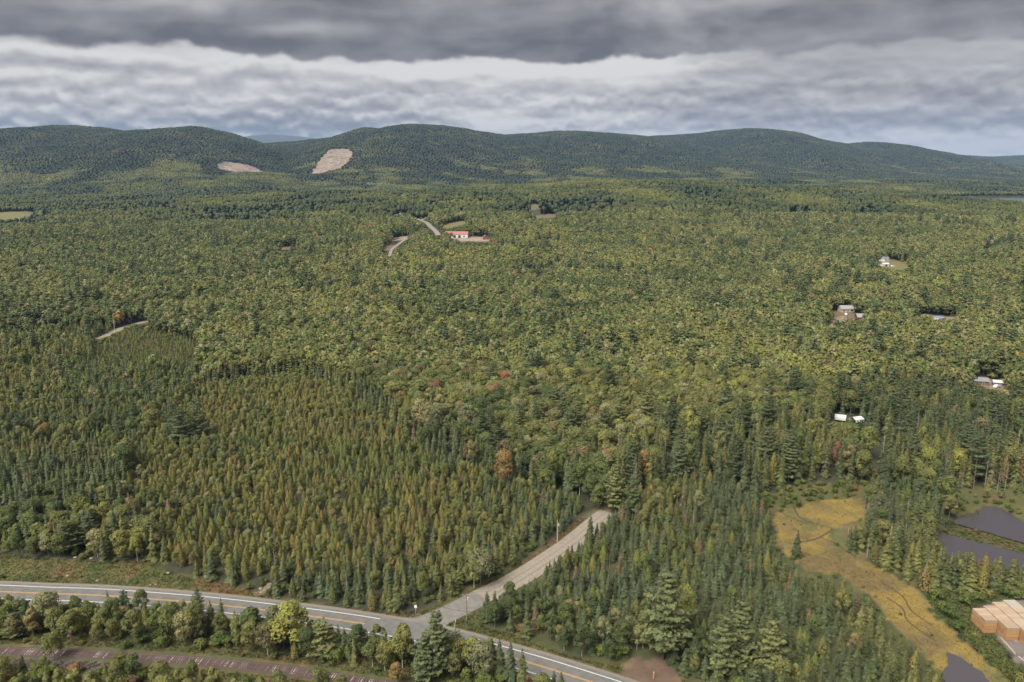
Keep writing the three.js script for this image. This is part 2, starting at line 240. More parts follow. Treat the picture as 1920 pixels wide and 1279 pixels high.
// ---------------------------------------------------------------- ground sheet
const COLORS = { floor: [0.050, 0.050, 0.024], grass: [0.085, 0.098, 0.028], olive: [0.125, 0.112, 0.036], rust: [0.150, 0.088, 0.040], straw: [0.20, 0.155, 0.070], bog: [0.268, 0.188, 0.044], bogRust: [0.165, 0.118, 0.044], bogGreen: [0.125, 0.122, 0.040], mud: [0.075, 0.052, 0.038], cut: [0.26, 0.185, 0.135], cutGrey: [0.20, 0.165, 0.135], pink: [0.36, 0.27, 0.205], hay: [0.19, 0.165, 0.052], dry: [0.17, 0.125, 0.066], sand: [0.30, 0.215, 0.14], lawn: [0.085, 0.115, 0.025], yard: [0.20, 0.165, 0.15] };
const blend = (a, b, t) => [mix(a[0], b[0], t), mix(a[1], b[1], t), mix(a[2], b[2], t)];
const clearAt = (x, z) => { for (const k in CLEAR) if (within(CLEAR[k].p, x, z)) return CLEAR[k]; return null; };
function groundColor(x, z) {
  const d = -z;
  let c = COLORS.floor;
  const n1 = fbm2(x / 9, z / 9, 4), n2 = fbm2(x / 3.1 + 9, z / 3.1, 3), n3 = fbm2(x / 28 + 4, z / 28, 3);
  if (d < 330 && d > 80) {
    const jx = x + 3.2 * fbm2(x / 5, z / 5 + 40, 3), jz = z + 3.2 * fbm2(x / 5 + 30, z / 5, 3);
    const south = distTo(HIGHWAY, x, z), rail = distTo(RAIL, x, z)[0];
    if (within(V.bogSide, jx, jz)) c = blend(COLORS.bogGreen, COLORS.bogRust, smooth(-0.2, 0.3, n1 + n2));
    else if (within(V.bog, jx, jz)) {
      c = blend(COLORS.bog, COLORS.bogRust, smooth(-0.05, 0.35, n3 + 0.6 * n1 - (z + 205) * 0.003));
      c = blend(c, COLORS.bogGreen, smooth(0.02, 0.42, fbm2(x / 13 + 20, z / 17, 4) + 0.25 * n2));
      c = blend(c, COLORS.straw, smooth(0.15, 0.5, n2 - n1 * 0.3));
      c = blend(c, COLORS.mud, smooth(0.24, 0.5, fbm2(x / 4 + 3, z / 9, 3)) * 0.7);
    } else if (within(V.red, jx, jz)) c = blend([0.165, 0.105, 0.072], COLORS.straw, smooth(0.0, 0.5, n2 + n1));
    else if (within(V.east, x, z) || within(V.spit, x, z)) c = blend([0.072, 0.078, 0.026], COLORS.olive, smooth(0.0, 0.4, n1));
    else if (within(V.yard, x, z)) c = blend(COLORS.yard, [0.33, 0.28, 0.245], smooth(0, 0.4, n1 + n2 * 0.7));
    else if (within(V.dike, jx, jz) || within(V.shore, jx, jz) || within(V.bogNorth, jx, jz)) c = blend([0.10, 0.10, 0.030], COLORS.rust, smooth(0, 0.35, n1));
    else if (within(V.shrubs, jx, jz)) c = blend([0.085, 0.105, 0.025], COLORS.olive, smooth(-0.1, 0.4, n1));
    else if (within(V.vergeNorth, jx, jz) || within(V.vergeEast, jx, jz) || (south[1] < 0 && south[0] < 9) || (rail < 9)) {
      c = blend(COLORS.grass, COLORS.olive, smooth(-0.3, 0.25, n1));
      c = blend(c, COLORS.rust, smooth(-0.05, 0.3, n3 * 1.1 + n2 * 0.5 + 0.10 * smooth(9, 5, south[0])));
      c = blend(c, COLORS.straw, smooth(0.22, 0.5, n2 * 1.1 + 0.2 * n1) * 0.8);
      c = blend(c, [0.07, 0.09, 0.024], smooth(0.25, 0.5, fbm2(x / 4 + 77, z / 4, 3) * 1.4));
      if (rail < 9 && rail > 3) c = blend(c, [0.15, 0.118, 0.105], smooth(7.5, 4, rail + 3 * n1) * (distTo(RAIL, x, z)[1] < 0 ? smooth(-85, -105, x) : 0.1));
    } else if (south[1] < 0) c = blend([0.07, 0.07, 0.024], COLORS.rust, smooth(-0.1, 0.35, n1 + 0.4 * n3));
    else { const r = distTo(DIRT, x, z)[0]; if (r < 7.5) c = blend(c, COLORS.olive, smooth(7.5, 5, r + n1 * 2)); if (r < 5.4) c = blend(c, [0.19, 0.135, 0.085], smooth(5.4, 3.6, r + n2)); }
  } else if (d > 300) {
    const q = clearAt(x + n1 * (d > 2500 ? 22 : 4), z + n3 * (d > 2500 ? 22 : 4));
    if (q) {
      if (q.s === 'cut') { const m = fbm2(x / 45, z / 70, 4); c = blend(COLORS.cut, COLORS.cutGrey, smooth(-0.1, 0.4, m)); c = blend(c, [0.40, 0.33, 0.27], smooth(0.12, 0.34, fbm2(x / 26, z / 34 + 8, 3))); c = blend(c, [0.10, 0.09, 0.05], smooth(0.13, 0.3, fbm2(x / 60 + 40, z / 22, 3))); } else {
        const base = { hay: COLORS.hay, pink: COLORS.pink, dry: COLORS.dry, sand: COLORS.sand, grass: COLORS.lawn }[q.s];
        c = blend(base, COLORS.olive, smooth(0.05, 0.4, n1) * 0.6);
      }
    } else if (distTo(SIDEROAD, x, z)[0] < 6) c = COLORS.olive;
  }
  const v = 1 + 0.22 * n2 + 0.12 * n1;
  return [c[0] * v, c[1] * v, c[2] * v];
}
{
  const xs = [], zs = [];
  for (let x = -200; x <= 200; x += 1.25) xs.push(x);
  for (let s = 1.6, x = 200; x < 15000; s *= 1.045) { x += s; xs.push(x); xs.unshift(-x); }
  for (let z = -118; z >= -330; z -= 1.25) zs.push(z);
  for (let z = -330, s = 1.4; z > -21000; ) { z -= s; zs.push(z); s = Math.max(1.4, -z * 0.0105); }
  for (let z = -118, s = 6; z < 400; s *= 1.3) { z += s; zs.unshift(z); }
  const nx = xs.length, nz = zs.length, pos = new Float32Array(nx * nz * 3), col = new Float32Array(nx * nz * 3), uv = new Float32Array(nx * nz * 2), idx = new Uint32Array((nx - 1) * (nz - 1) * 6);
  let k = 0, o = 0;
  for (const z of zs) for (const x of xs) {
    pos.set([x, ground(x, z), z], k * 3); uv.set([x / 14, z / 14], k * 2);
    const seen = -z > 60 && Math.abs(x) < -z * 0.75 + 60;
    col.set(seen ? groundColor(x, z) : COLORS.floor, k * 3); k++;
  }
  for (let j = 0; j < nz - 1; j++) for (let i = 0; i < nx - 1; i++) { const a = j * nx + i, b = a + 1, c = a + nx, e = c + 1; idx.set([a, b, e, a, e, c], o); o += 6; }
  const g = new THREE.BufferGeometry();
  g.setAttribute('position', new THREE.BufferAttribute(pos, 3)); g.setAttribute('color', new THREE.BufferAttribute(col, 3)); g.setAttribute('uv', new THREE.BufferAttribute(uv, 2)); g.setIndex(new THREE.BufferAttribute(idx, 1)); g.computeVertexNormals();
  if (g.attributes.normal.getY(Math.floor(nx * nz / 2)) < 0) { for (let i = 0; i < idx.length; i += 3) { const t = idx[i]; idx[i] = idx[i + 1]; idx[i + 1] = t; } g.computeVertexNormals(); }
  const m = lit(new THREE.Mesh(g, std([1, 1, 1], 0.97, { vertexColors: true, map: grain })));
  top(m, 'ground', 'forest floor, grassy verges, golden bog and far hills as one rolling land', 'ground', null, 'structure');
  console.log('ground', nx * nz * 2);
}

// ---------------------------------------------------------------- roads
// a sheet that follows a line: offsets across it (+ = left of travel), lift above the ground
function ribbon(line, off, lift, uvs = 8, cut) {
  const pos = [], uv = [], idx = [];
  let run = 0, rows = 0;
  for (let i = 0; i < line.length; i++) {
    const p = line[i], a = line[Math.max(0, i - 1)], b = line[Math.min(line.length - 1, i + 1)];
    if (i) run += Math.hypot(p[0] - line[i - 1][0], p[1] - line[i - 1][1]);
    const L = Math.hypot(b[0] - a[0], b[1] - a[1]), nx = (b[1] - a[1]) / L, nz = -(b[0] - a[0]) / L, offs = typeof off === 'function' ? off(run, p) : off;
    for (const f of offs) { const x = p[0] + nx * f, z = p[1] + nz * f; pos.push(x, ground(x, z) + lift, z); uv.push(f / uvs, run / uvs); }
    if (i && !(cut && cut(run, p))) { const n = offs.length; for (let k = 0; k < n - 1; k++) { const q = rows * n + k, s = q - n; idx.push(s, q, q + 1, s, q + 1, s + 1); } }
    rows++;
  }
  const g = new THREE.BufferGeometry();
  g.setAttribute('position', new THREE.Float32BufferAttribute(pos, 3)); g.setAttribute('uv', new THREE.Float32BufferAttribute(uv, 2)); g.setIndex(idx); g.computeVertexNormals();
  if (g.attributes.normal.getY(2) < 0) { for (let i = 0; i < idx.length; i += 3) [idx[i], idx[i + 1]] = [idx[i + 1], idx[i]]; g.setIndex(idx); g.computeVertexNormals(); }
  return g;
}
const span = (a, b, n) => Array.from({ length: n + 1 }, (_, i) => a + ((b - a) * i) / n);
const asphalt = std([0.225, 0.213, 0.198], 0.92, { map: asphaltMap }), shoulderMat = std([0.30, 0.26, 0.215], 0.96, { map: gravelMap }), gravel = std([0.385, 0.322, 0.255], 0.97, { map: gravelMap });
const whitePaint = std([0.62, 0.61, 0.58], 0.8, { map: grain }), yellowPaint = std([0.62, 0.36, 0.10], 0.8, { map: grain });
{
  const h = new THREE.Group(); h.userData.kind = 'structure';
  top(h, 'highway', 'two lane grey asphalt highway curving across the lower left', 'road', null, 'structure');
  part(h, 'asphalt', ribbon(HIGHWAY, span(-4.5, 4.5, 8), 0.07, 6), asphalt);
  part(h, 'gravel_shoulder', ribbon(HIGHWAY, [-5.7, -5.1, -4.5], 0.05, 6), shoulderMat);
  part(h, 'gravel_shoulder', ribbon(HIGHWAY, [4.5, 5.0, 5.6], 0.05, 6), shoulderMat);
  const gap = (run, p) => p[0] > -33.5 && p[0] < -9;
  part(h, 'white_edge_line', ribbon(HIGHWAY, [-3.46, -3.12], 0.085, 2), whitePaint);
  part(h, 'white_edge_line', ribbon(HIGHWAY, [3.12, 3.46], 0.085, 2, gap), whitePaint);
  const ygap = (run, p) => p[0] > -38 && p[0] < -12;
  part(h, 'yellow_centre_line', ribbon(HIGHWAY, [-0.27, -0.09], 0.085, 2, ygap), yellowPaint);
  part(h, 'yellow_centre_line', ribbon(HIGHWAY, [0.09, 0.27], 0.085, 2, ygap), yellowPaint);
  const s = new THREE.Group(); top(s, 'dirt_road', 'tan gravel road running from the highway into the forest', 'road', null, 'structure');
  const wide = (run) => 3.7 + 5.5 * Math.pow(clamp((11 - run) / 11), 2);
  part(s, 'gravel_bed', ribbon(DIRT, (run) => span(-(run < 24 ? 3.5 : 4.0), run < 24 ? 3.5 : 3.9, 8), 0.045, 7, (run) => run < 23), gravel);
  part(s, 'asphalt_apron', ribbon(DIRT, (run) => span(-wide(run), wide(run), 8), 0.058, 6, (run) => run > 25.5), std([0.285, 0.262, 0.24], 0.94, { map: asphaltMap }));
  part(s, 'wheel_rut', ribbon(DIRT, [-1.55, -1.0], 0.052, 7, (run) => run < 28), std([0.30, 0.26, 0.195], 0.98, { map: gravelMap }));
  part(s, 'wheel_rut', ribbon(DIRT, [0.75, 1.3], 0.052, 7, (run) => run < 28), std([0.31, 0.27, 0.205], 0.98, { map: gravelMap }));
  part(s, 'tar_joint', ribbon(spline([[-19.3, -197.6], [-16.5, -196.2], [-13.2, -195.2], [-11.2, -195]], 1), [-0.09, 0.09], 0.075, 2), std([0.05, 0.046, 0.042], 0.9));
  const f = lit(new THREE.Mesh(ribbon(SIDEROAD, span(-3, 3, 4), 0.2, 8), gravel)); top(f, 'forest_track', 'pale gravel track through young forest far left', 'road', null, 'structure');
  for (const [n, line, w] of farTracks) { const m = lit(new THREE.Mesh(ribbon(line, span(-w, w, 3), n === 'gravel_track' ? 1.2 : 0.35, 12), std([0.36, 0.315, 0.26], 0.97, { map: gravelMap }))); top(m, n, n === 'farm_road' ? 'pale farm road near the long white building' : 'pale logging track below a hillside clearing', 'road', null, 'structure'); }
}
// ---------------------------------------------------------------- water
function sheet(poly, y) { const g = new THREE.ShapeGeometry(new THREE.Shape(poly.map(([x, z]) => new THREE.Vector2(x, -z)))); g.rotateX(-Math.PI / 2); g.translate(0, y, 0); return g; }
const soften = (p, step, amp, seed) => { const c = new THREE.CatmullRomCurve3(p.map(([x, z]) => new THREE.Vector3(x, 0, z)), true), r = rng(seed); return c.getSpacedPoints(Math.ceil(c.getLength() / step)).slice(0, -1).map((v) => [v.x + (r() - 0.5) * amp, v.z + (r() - 0.5) * amp]); };
const water = new THREE.MeshPhysicalMaterial({ color: rgb(0.070, 0.062, 0.068), roughness: 0.03, ior: 1.33, specularIntensity: 1 });
{
  for (const [k, dy, label] of [['pondA', -1.02, 'dark still beaver pond behind the grassy dike'], ['pondB', -1.22, 'grey pond between the grassy dike and the spruce spit'], ['pondC', -0.55, 'small dark pool beside the golden bog']]) {
    const P = soften(V[k].p, 2.2, 1.1, 5 + dy * 100), y = Math.max(...[0.5, 0].map(() => -9), dy);
    top(lit(new THREE.Mesh(sheet(P, y), water)), 'pond', label, 'pond', null, 'structure');
  }
  const L = []; for (let i = 0; i < 90; i++) { const a = (i / 90) * Math.PI * 2, r = 1 + 0.14 * noise2(Math.cos(a) * 2, Math.sin(a) * 2 + 3); L.push([LAKE.x + Math.cos(a) * LAKE.rx * r, LAKE.z + Math.sin(a) * LAKE.rz * r]); }
  top(lit(new THREE.Mesh(sheet(L, 0.8), new THREE.MeshPhysicalMaterial({ color: rgb(0.03, 0.035, 0.04), roughness: 0.12, ior: 1.33 }))), 'lake', 'pale distant lake at the foot of the hills', 'lake', null, 'structure');
  const streams = [[[100.7, -264.8], [99.9, -256.1], [102.1, -251.9], [107.8, -247.8], [104, -243.5], [99.4, -239.6], [95, -237.6], [91.5, -236.2], [90.2, -230.8]], [[101.5, -240.6], [105, -236], [106, -232]], [[93, -262], [97, -255], [100, -251]], [[108.5, -213], [111, -205], [110, -197], [112, -190]], [[106, -204], [108, -199], [106.5, -192], [109, -184]]];
  streams.forEach((p, i) => top(lit(new THREE.Mesh(ribbon(spline(p, 1), [-0.22 - 0.1 * (i === 0), 0.25 + 0.1 * (i === 0)], 0.03, 2), std([0.075, 0.052, 0.026], 0.5))), 'bog_channel', ['narrow dark stream winding across the golden bog', 'short side ditch in the open bog', 'faint ditch in the upper bog', 'dark wet seam in the lower bog', 'thin wet trench near the small pool'][i], 'stream', null, 'structure'));
}
// ---------------------------------------------------------------- trees: crowns of many small leaf faces
class Leaves {
  constructor() { this.p = []; this.n = []; this.c = []; }
  tri(a, b, c, na, nb, nc, k) { this.p.push(...a, ...b, ...c); this.n.push(...na, ...nb, ...nc); for (let i = 0; i < 3; i++) this.c.push(k[0], k[1], k[2]); }
  // a leaf cluster: a bent four-cornered face of size s around p, facing n; shading normal m
  card(r, p, n, s, m, k, slim = 1) {
    let ux = r() - 0.5, uy = r() - 0.5, uz = r() - 0.5; const d = ux * n[0] + uy * n[1] + uz * n[2]; ux -= d * n[0]; uy -= d * n[1]; uz -= d * n[2];
    const l = Math.hypot(ux, uy, uz) || 1; ux /= l; uy /= l; uz /= l;
    const vx = n[1] * uz - n[2] * uy, vy = n[2] * ux - n[0] * uz, vz = n[0] * uy - n[1] * ux, a = s * (0.8 + 0.4 * r()), b = s * slim * (0.6 + 0.5 * r()), e = s * 0.3 * (r() - 0.5);
    const A = [p[0] + ux * a, p[1] + uy * a, p[2] + uz * a], B = [p[0] + vx * b + n[0] * e, p[1] + vy * b + n[1] * e, p[2] + vz * b + n[2] * e], C = [p[0] - ux * a, p[1] - uy * a, p[2] - uz * a], D = [p[0] - vx * b + n[0] * e, p[1] - vy * b + n[1] * e, p[2] - vz * b + n[2] * e];
    this.tri(A, B, C, m, m, m, k); this.tri(A, C, D, m, m, m, k);
  }
  geo() { const g = new THREE.BufferGeometry(); g.setAttribute('position', new THREE.Float32BufferAttribute(this.p, 3)); g.setAttribute('normal', new THREE.Float32BufferAttribute(this.n, 3)); g.setAttribute('color', new THREE.Float32BufferAttribute(this.c, 3)); return g; }
}
const unit = (v) => { const l = Math.hypot(...v) || 1; return [v[0] / l, v[1] / l, v[2] / l]; };
const ball = (r) => { const z = 2 * r() - 1, a = r() * Math.PI * 2, s = Math.sqrt(1 - z * z); return [s * Math.cos(a), z, s * Math.sin(a)]; };
const shade = (r, w, warm = 0) => { const k = 1 + (r() - 0.5) * w, h = (r() - 0.5) * warm; return [k * (1 + h), k, k * (1 - h * 0.5)]; };

function broadleafCrown(seed, o) {   // nominal height 10 m
  const r = rng(seed), L = new Leaves(), { base = 2.3, rad = 3.1, lobes = 20, cards = 1100, size = 0.36, shape = 1 } = o;
  const cy = (10 + base) / 2, hy = (10 - base) / 2, list = [];
  for (let i = 0; i < lobes; i++) {
    const q = ball(r); if (q[1] < -0.5 && r() < 0.6) q[1] *= -1;
    const t = q[1], waist = shape > 0 ? 1 - 0.28 * Math.max(0, t) * shape : 1, k = 0.62 + 0.22 * r();
    const lr = (0.32 + 0.2 * r()) * rad * 0.82;
    list.push({ p: [q[0] * rad * k * waist, cy + t * (hy - lr * 0.75) * (0.82 + 0.18 * r()), q[2] * rad * k * waist], lr, k: shade(r, 0.42, 0.16) });
  }
  list.push({ p: [0, cy + hy * 0.15, 0], lr: rad * 0.5, k: [0.9, 0.9, 0.9] });
  const total = list.reduce((s, l) => s + l.lr * l.lr, 0);
  for (const l of list) {
    const n = Math.round((cards * l.lr * l.lr) / total);
    for (let i = 0; i < n; i++) {
      const q = ball(r); if (q[1] < -0.25 && r() < 0.55) q[1] = -q[1];
      const f = l.lr * (0.78 + 0.34 * r()), p = [l.p[0] + q[0] * f, l.p[1] + q[1] * f * 0.86, l.p[2] + q[2] * f];
      const out = unit([p[0] * 0.30 + q[0] * 1.0, (p[1] - cy) * 0.22 + q[1] * 1.0, p[2] * 0.30 + q[2] * 1.0]);
      const cn = unit([q[0] + (r() - 0.5) * 1.3, q[1] + 0.25 + (r() - 0.5) * 1.1, q[2] + (r() - 0.5) * 1.3]);
      const sn = unit([out[0] * 0.6 + cn[0] * 0.45, out[1] * 0.6 + cn[1] * 0.45, out[2] * 0.6 + cn[2] * 0.45]);
      const a = shade(r, 0.4, 0.1);
      L.card(r, p, cn, size * (0.7 + 0.6 * r()), sn, [l.k[0] * a[0], l.k[1] * a[1], l.k[2] * a[2]], 0.85);
    }
  }
  return L.geo();
}
function spruceCrown(seed, o) {   // nominal height 10 m; whorls of drooping fronds
  const r = rng(seed), L = new Leaves(), { rad = 1.5, whorls = 24, per = 9, power = 0.85, base = 0.5 } = o;
  for (let i = 0; i < whorls; i++) {
    const t = Math.pow(i / (whorls - 1), 0.92), y = base + (9.75 - base) * t, R = rad * Math.pow(1 - t, power) * (0.82 + 0.36 * r()) + 0.10, n = Math.max(4, Math.round(per * (0.55 + 0.45 * (1 - t))));
    const turn = r() * 6.28, wk = shade(r, 0.16, 0.06);
    for (let j = 0; j < n; j++) {
      const a = turn + ((j + (r() - 0.5) * 0.7) / n) * Math.PI * 2, l = R * (0.55 + 0.72 * r()), ca = Math.cos(a), sa = Math.sin(a), yy = y + (r() - 0.5) * 0.22, drop = l * (0.22 + 0.36 * (1 - t)) * (0.7 + 0.6 * r()), w = Math.max(0.16, l * (0.30 + 0.12 * r())), lift = 0.10 + 0.1 * r();
      const B = [0, yy + lift, 0], T = [ca * l, yy - drop + 0.06, sa * l], M = [ca * l * 0.55, yy + lift - drop * 0.3, sa * l * 0.55];
      const Lf = [ca * l * 0.55 - sa * w, yy - drop * 0.75, sa * l * 0.55 + ca * w], Rt = [ca * l * 0.55 + sa * w, yy - drop * 0.75, sa * l * 0.55 - ca * w];
      const nm = unit([ca * 0.9, 0.75, sa * 0.9]), nl = unit([ca * 0.8 - sa * 0.55, 0.6, sa * 0.8 + ca * 0.55]), nr = unit([ca * 0.8 + sa * 0.55, 0.6, sa * 0.8 - ca * 0.55]);
      const q = shade(r, 0.62, 0.14), k = [wk[0] * q[0], wk[1] * q[1], wk[2] * q[2]];
      L.tri(B, Lf, M, nm, nl, nm, k); L.tri(Lf, T, M, nl, nm, nm, k); L.tri(B, M, Rt, nm, nm, nr, k); L.tri(M, T, Rt, nm, nm, nr, k);
    }
  }
  for (let j = 0; j < 4; j++) { const a = j * 1.57 + r(), x = Math.cos(a) * 0.11, z = Math.sin(a) * 0.11; L.tri([x, 9.2, z], [-z, 9.2, x], [0, 10, 0], unit([x, 0.1, z]), unit([-z, 0.1, x]), [0, 1, 0], [1, 1, 1]); }
  return L.geo();
}
function larchCrown(seed, o) {   // soft slim crown of upswept sprays, nominal height 10 m
  const r = rng(seed), L = new Leaves(), { rad = 1.35, cards = 520, size = 0.30, base = 0.9 } = o;
  for (let i = 0; i < cards; i++) {
    const t = Math.pow(r(), 0.85), y = base + (9.9 - base) * t, R = rad * Math.pow(Math.sin(Math.PI * Math.min(1, 0.16 + 0.84 * t) ** 0.8), 0.8) * (1 - 0.35 * t), a = r() * 6.283, f = Math.sqrt(0.25 + 0.75 * r()) * (0.85 + 0.3 * noise3(Math.cos(a) * 1.4 + seed, y * 0.55, Math.sin(a) * 1.4)), ca = Math.cos(a), sa = Math.sin(a);
    const p = [ca * R * f, y, sa * R * f], out = unit([ca, 0.45, sa]), n = unit([ca + (r() - 0.5) * 1.2, 0.3 + (r() - 0.3) * 0.8, sa + (r() - 0.5) * 1.2]);
    L.card(r, p, n, size * (0.7 + 0.7 * r()), unit([out[0] * 0.65 + n[0] * 0.4, out[1] * 0.65 + n[1] * 0.4, out[2] * 0.65 + n[2] * 0.4]), shade(r, 0.45, 0.14), 0.7);
  }
  return L.geo();
}
function pineCrown(seed, o) {   // tiers of spreading plumes, nominal height 10 m
  const r = rng(seed), L = new Leaves(), { rad = 2.7, tiers = 15, size = 0.21, base = 1.8, dense = 1 } = o;
  for (let i = 0; i < tiers; i++) {
    const t = i / (tiers - 1), y = base + (9.7 - base) * t, R = rad * (0.30 + 0.78 * Math.pow(1 - t, 0.75) * smooth(-0.25, 0.22, t)) * (0.75 + 0.5 * r()), n = 4 + Math.floor(r() * 3 + (1 - t) * 2), turn = r() * 6.28;
    for (let j = 0; j < n; j++) {
      const a = turn + ((j + (r() - 0.5) * 0.8) / n) * 6.283, l = R * (0.6 + 0.55 * r()), ca = Math.cos(a), sa = Math.sin(a), rise = l * (0.12 + 0.2 * t) * (0.5 + r()), bk = shade(r, 0.3, 0.1), m = Math.round((10 + 22 * l / rad) * dense);
      for (let q = 0; q < m; q++) {
        const s = Math.pow(r(), 0.6), w = 0.30 * l * Math.sin(Math.PI * clamp(s * 0.85 + 0.12)) * (r() - 0.5) * 2, x = ca * l * s - sa * w, z = sa * l * s + ca * w, yy = y + rise * s * s + (r() - 0.5) * 0.26;
        const nn = unit([ca * 0.35 + (r() - 0.5) * 0.9, 0.9, sa * 0.35 + (r() - 0.5) * 0.9]), k = shade(r, 0.4, 0.1);
        L.card(r, [x, yy, z], nn, size * (0.8 + 0.6 * r()), unit([nn[0] * 0.6 + ca * 0.45, nn[1] * 0.6 + 0.25, nn[2] * 0.6 + sa * 0.45]), [bk[0] * k[0], bk[1] * k[1], bk[2] * k[2]], 0.75);
      }
    }
  }
  return L.geo();
}
const stick = (r0, r1, a, b, n = 5) => { const A = new THREE.Vector3(...a), B = new THREE.Vector3(...b), g = new THREE.CylinderGeometry(r1, r0, A.distanceTo(B), n, 1, false); g.translate(0, A.distanceTo(B) / 2, 0); g.applyQuaternion(new THREE.Quaternion().setFromUnitVectors(new THREE.Vector3(0, 1, 0), B.clone().sub(A).normalize())); g.translate(...a); return g; };
function trunkGeo(seed, h, r0, limbs, spread) {
  const r = rng(seed), bx = (r() - 0.5) * 0.3, parts = [stick(r0, r0 * 0.55, [0, -0.3, 0], [bx, h * 0.55, 0], 6), stick(r0 * 0.55, r0 * 0.14, [bx, h * 0.55, 0], [bx * 0.4, h, 0], 6)];
  for (let i = 0; i < limbs; i++) { const a = r() * 6.28, y = h * (0.3 + 0.5 * r()), l = spread * (0.5 + 0.5 * r()); parts.push(stick(r0 * 0.3, r0 * 0.08, [bx * 0.7, y, 0], [Math.cos(a) * l, y + l * (0.3 + 0.5 * r()), Math.sin(a) * l], 4)); }
  return mergeGeometries(parts);
}
function snagGeo(seed) {
  const r = rng(seed), parts = [];
  for (let i = 0; i < 44; i++) { const y = 1.4 + 8 * r(), a = r() * 6.28, l = (1.25 - y * 0.1) * (0.5 + 0.7 * r()); parts.push(stick(0.05, 0.02, [0, y, 0], [Math.cos(a) * l, y - 0.15 + 0.3 * r(), Math.sin(a) * l], 3)); }
  return mergeGeometries(parts);
}
const variants = (n, f) => Array.from({ length: n }, (_, i) => f(i));
const KIND = {
  spruce: { near: variants(6, (i) => spruceCrown(100 + i, { rad: 1.85 + 0.14 * i, whorls: 15 + (i % 3) * 2, per: 11, power: 0.64 + 0.07 * (i % 3) })), mid: variants(4, (i) => spruceCrown(140 + i, { rad: 1.95 + 0.15 * i, whorls: 10, per: 7, power: 0.68 })), trunk: variants(2, (i) => trunkGeo(150 + i, 9.4, 0.13, 0, 0)), tones: [[0.060, 0.071, 0.031], [0.061, 0.076, 0.038], [0.083, 0.093, 0.034], [0.104, 0.106, 0.038], [0.12, 0.080, 0.048]], words: ['dark green', 'blue-green', 'mid green', 'olive green', 'browning'] },
  larch: { near: variants(6, (i) => larchCrown(200 + i, { rad: 2.1 + 0.15 * i, cards: 780, base: 0.4 })), mid: variants(4, (i) => larchCrown(240 + i, { rad: 2.1 + 0.14 * i, cards: 140, size: 0.7, base: 0.4 })), trunk: variants(2, (i) => trunkGeo(250 + i, 9, 0.1, 0, 0)), tones: [[0.118, 0.115, 0.038], [0.142, 0.128, 0.040], [0.128, 0.106, 0.044], [0.102, 0.116, 0.036]], words: ['olive', 'golden olive', 'brownish', 'light green'] },
  broadleaf: { near: variants(8, (i) => broadleafCrown(300 + i, { base: 0.7 + 0.3 * (i % 4), rad: 2.5 + 0.16 * i, lobes: 26 + (i % 4) * 4, cards: 1900, size: 0.26, shape: (i % 3) * 0.7 })), mid: variants(5, (i) => broadleafCrown(340 + i, { base: 1.4, rad: 2.8 + 0.16 * i, lobes: 16, cards: 260, size: 0.66, shape: (i % 3) * 0.5 })), trunk: variants(3, (i) => trunkGeo(350 + i, 8.6, 0.15, 7, 2.2)), tones: [[0.084, 0.100, 0.034], [0.112, 0.118, 0.042], [0.142, 0.150, 0.042], [0.140, 0.142, 0.070], [0.062, 0.078, 0.030], [0.165, 0.115, 0.045], [0.165, 0.085, 0.058], [0.120, 0.105, 0.050]], words: ['leafy green', 'olive green', 'yellow-green', 'pale grey-green', 'dark green', 'orange-tinged', 'red', 'brownish'] },
  pine: { near: variants(5, (i) => pineCrown(400 + i, { rad: 2.3 + 0.2 * i, tiers: 14 + i, size: 0.15, dense: 1.9 })), mid: variants(3, (i) => pineCrown(440 + i, { rad: 2.6, tiers: 11, size: 0.45, dense: 0.4 })), trunk: variants(2, (i) => trunkGeo(450 + i, 9.5, 0.16, 5, 1.5)), tones: [[0.082, 0.100, 0.048], [0.102, 0.116, 0.050], [0.056, 0.074, 0.034]], words: ['grey-green', 'pale green', 'dark green'] },
  shrub: { near: variants(5, (i) => broadleafCrown(500 + i, { base: 0.2, rad: 5.4 + 0.4 * i, lobes: 15, cards: 420, size: 0.85, shape: 0 })), mid: variants(2, (i) => broadleafCrown(540 + i, { base: 0, rad: 5.5, lobes: 9, cards: 80, size: 1.8, shape: 0 })), trunk: null, tones: [[0.068, 0.088, 0.024], [0.105, 0.110, 0.032], [0.130, 0.085, 0.040], [0.10, 0.125, 0.026]], words: ['green', 'olive', 'rusty', 'bright green'] },
  snag: { near: variants(4, (i) => snagGeo(600 + i)), mid: variants(2, (i) => snagGeo(640 + i)), trunk: variants(2, (i) => trunkGeo(650 + i, 9.8, 0.15, 0, 0)), tones: [[0.125, 0.11, 0.10], [0.175, 0.155, 0.14], [0.115, 0.085, 0.065]], words: ['grey', 'bleached', 'brown'] },
};
console.log('crowns built');
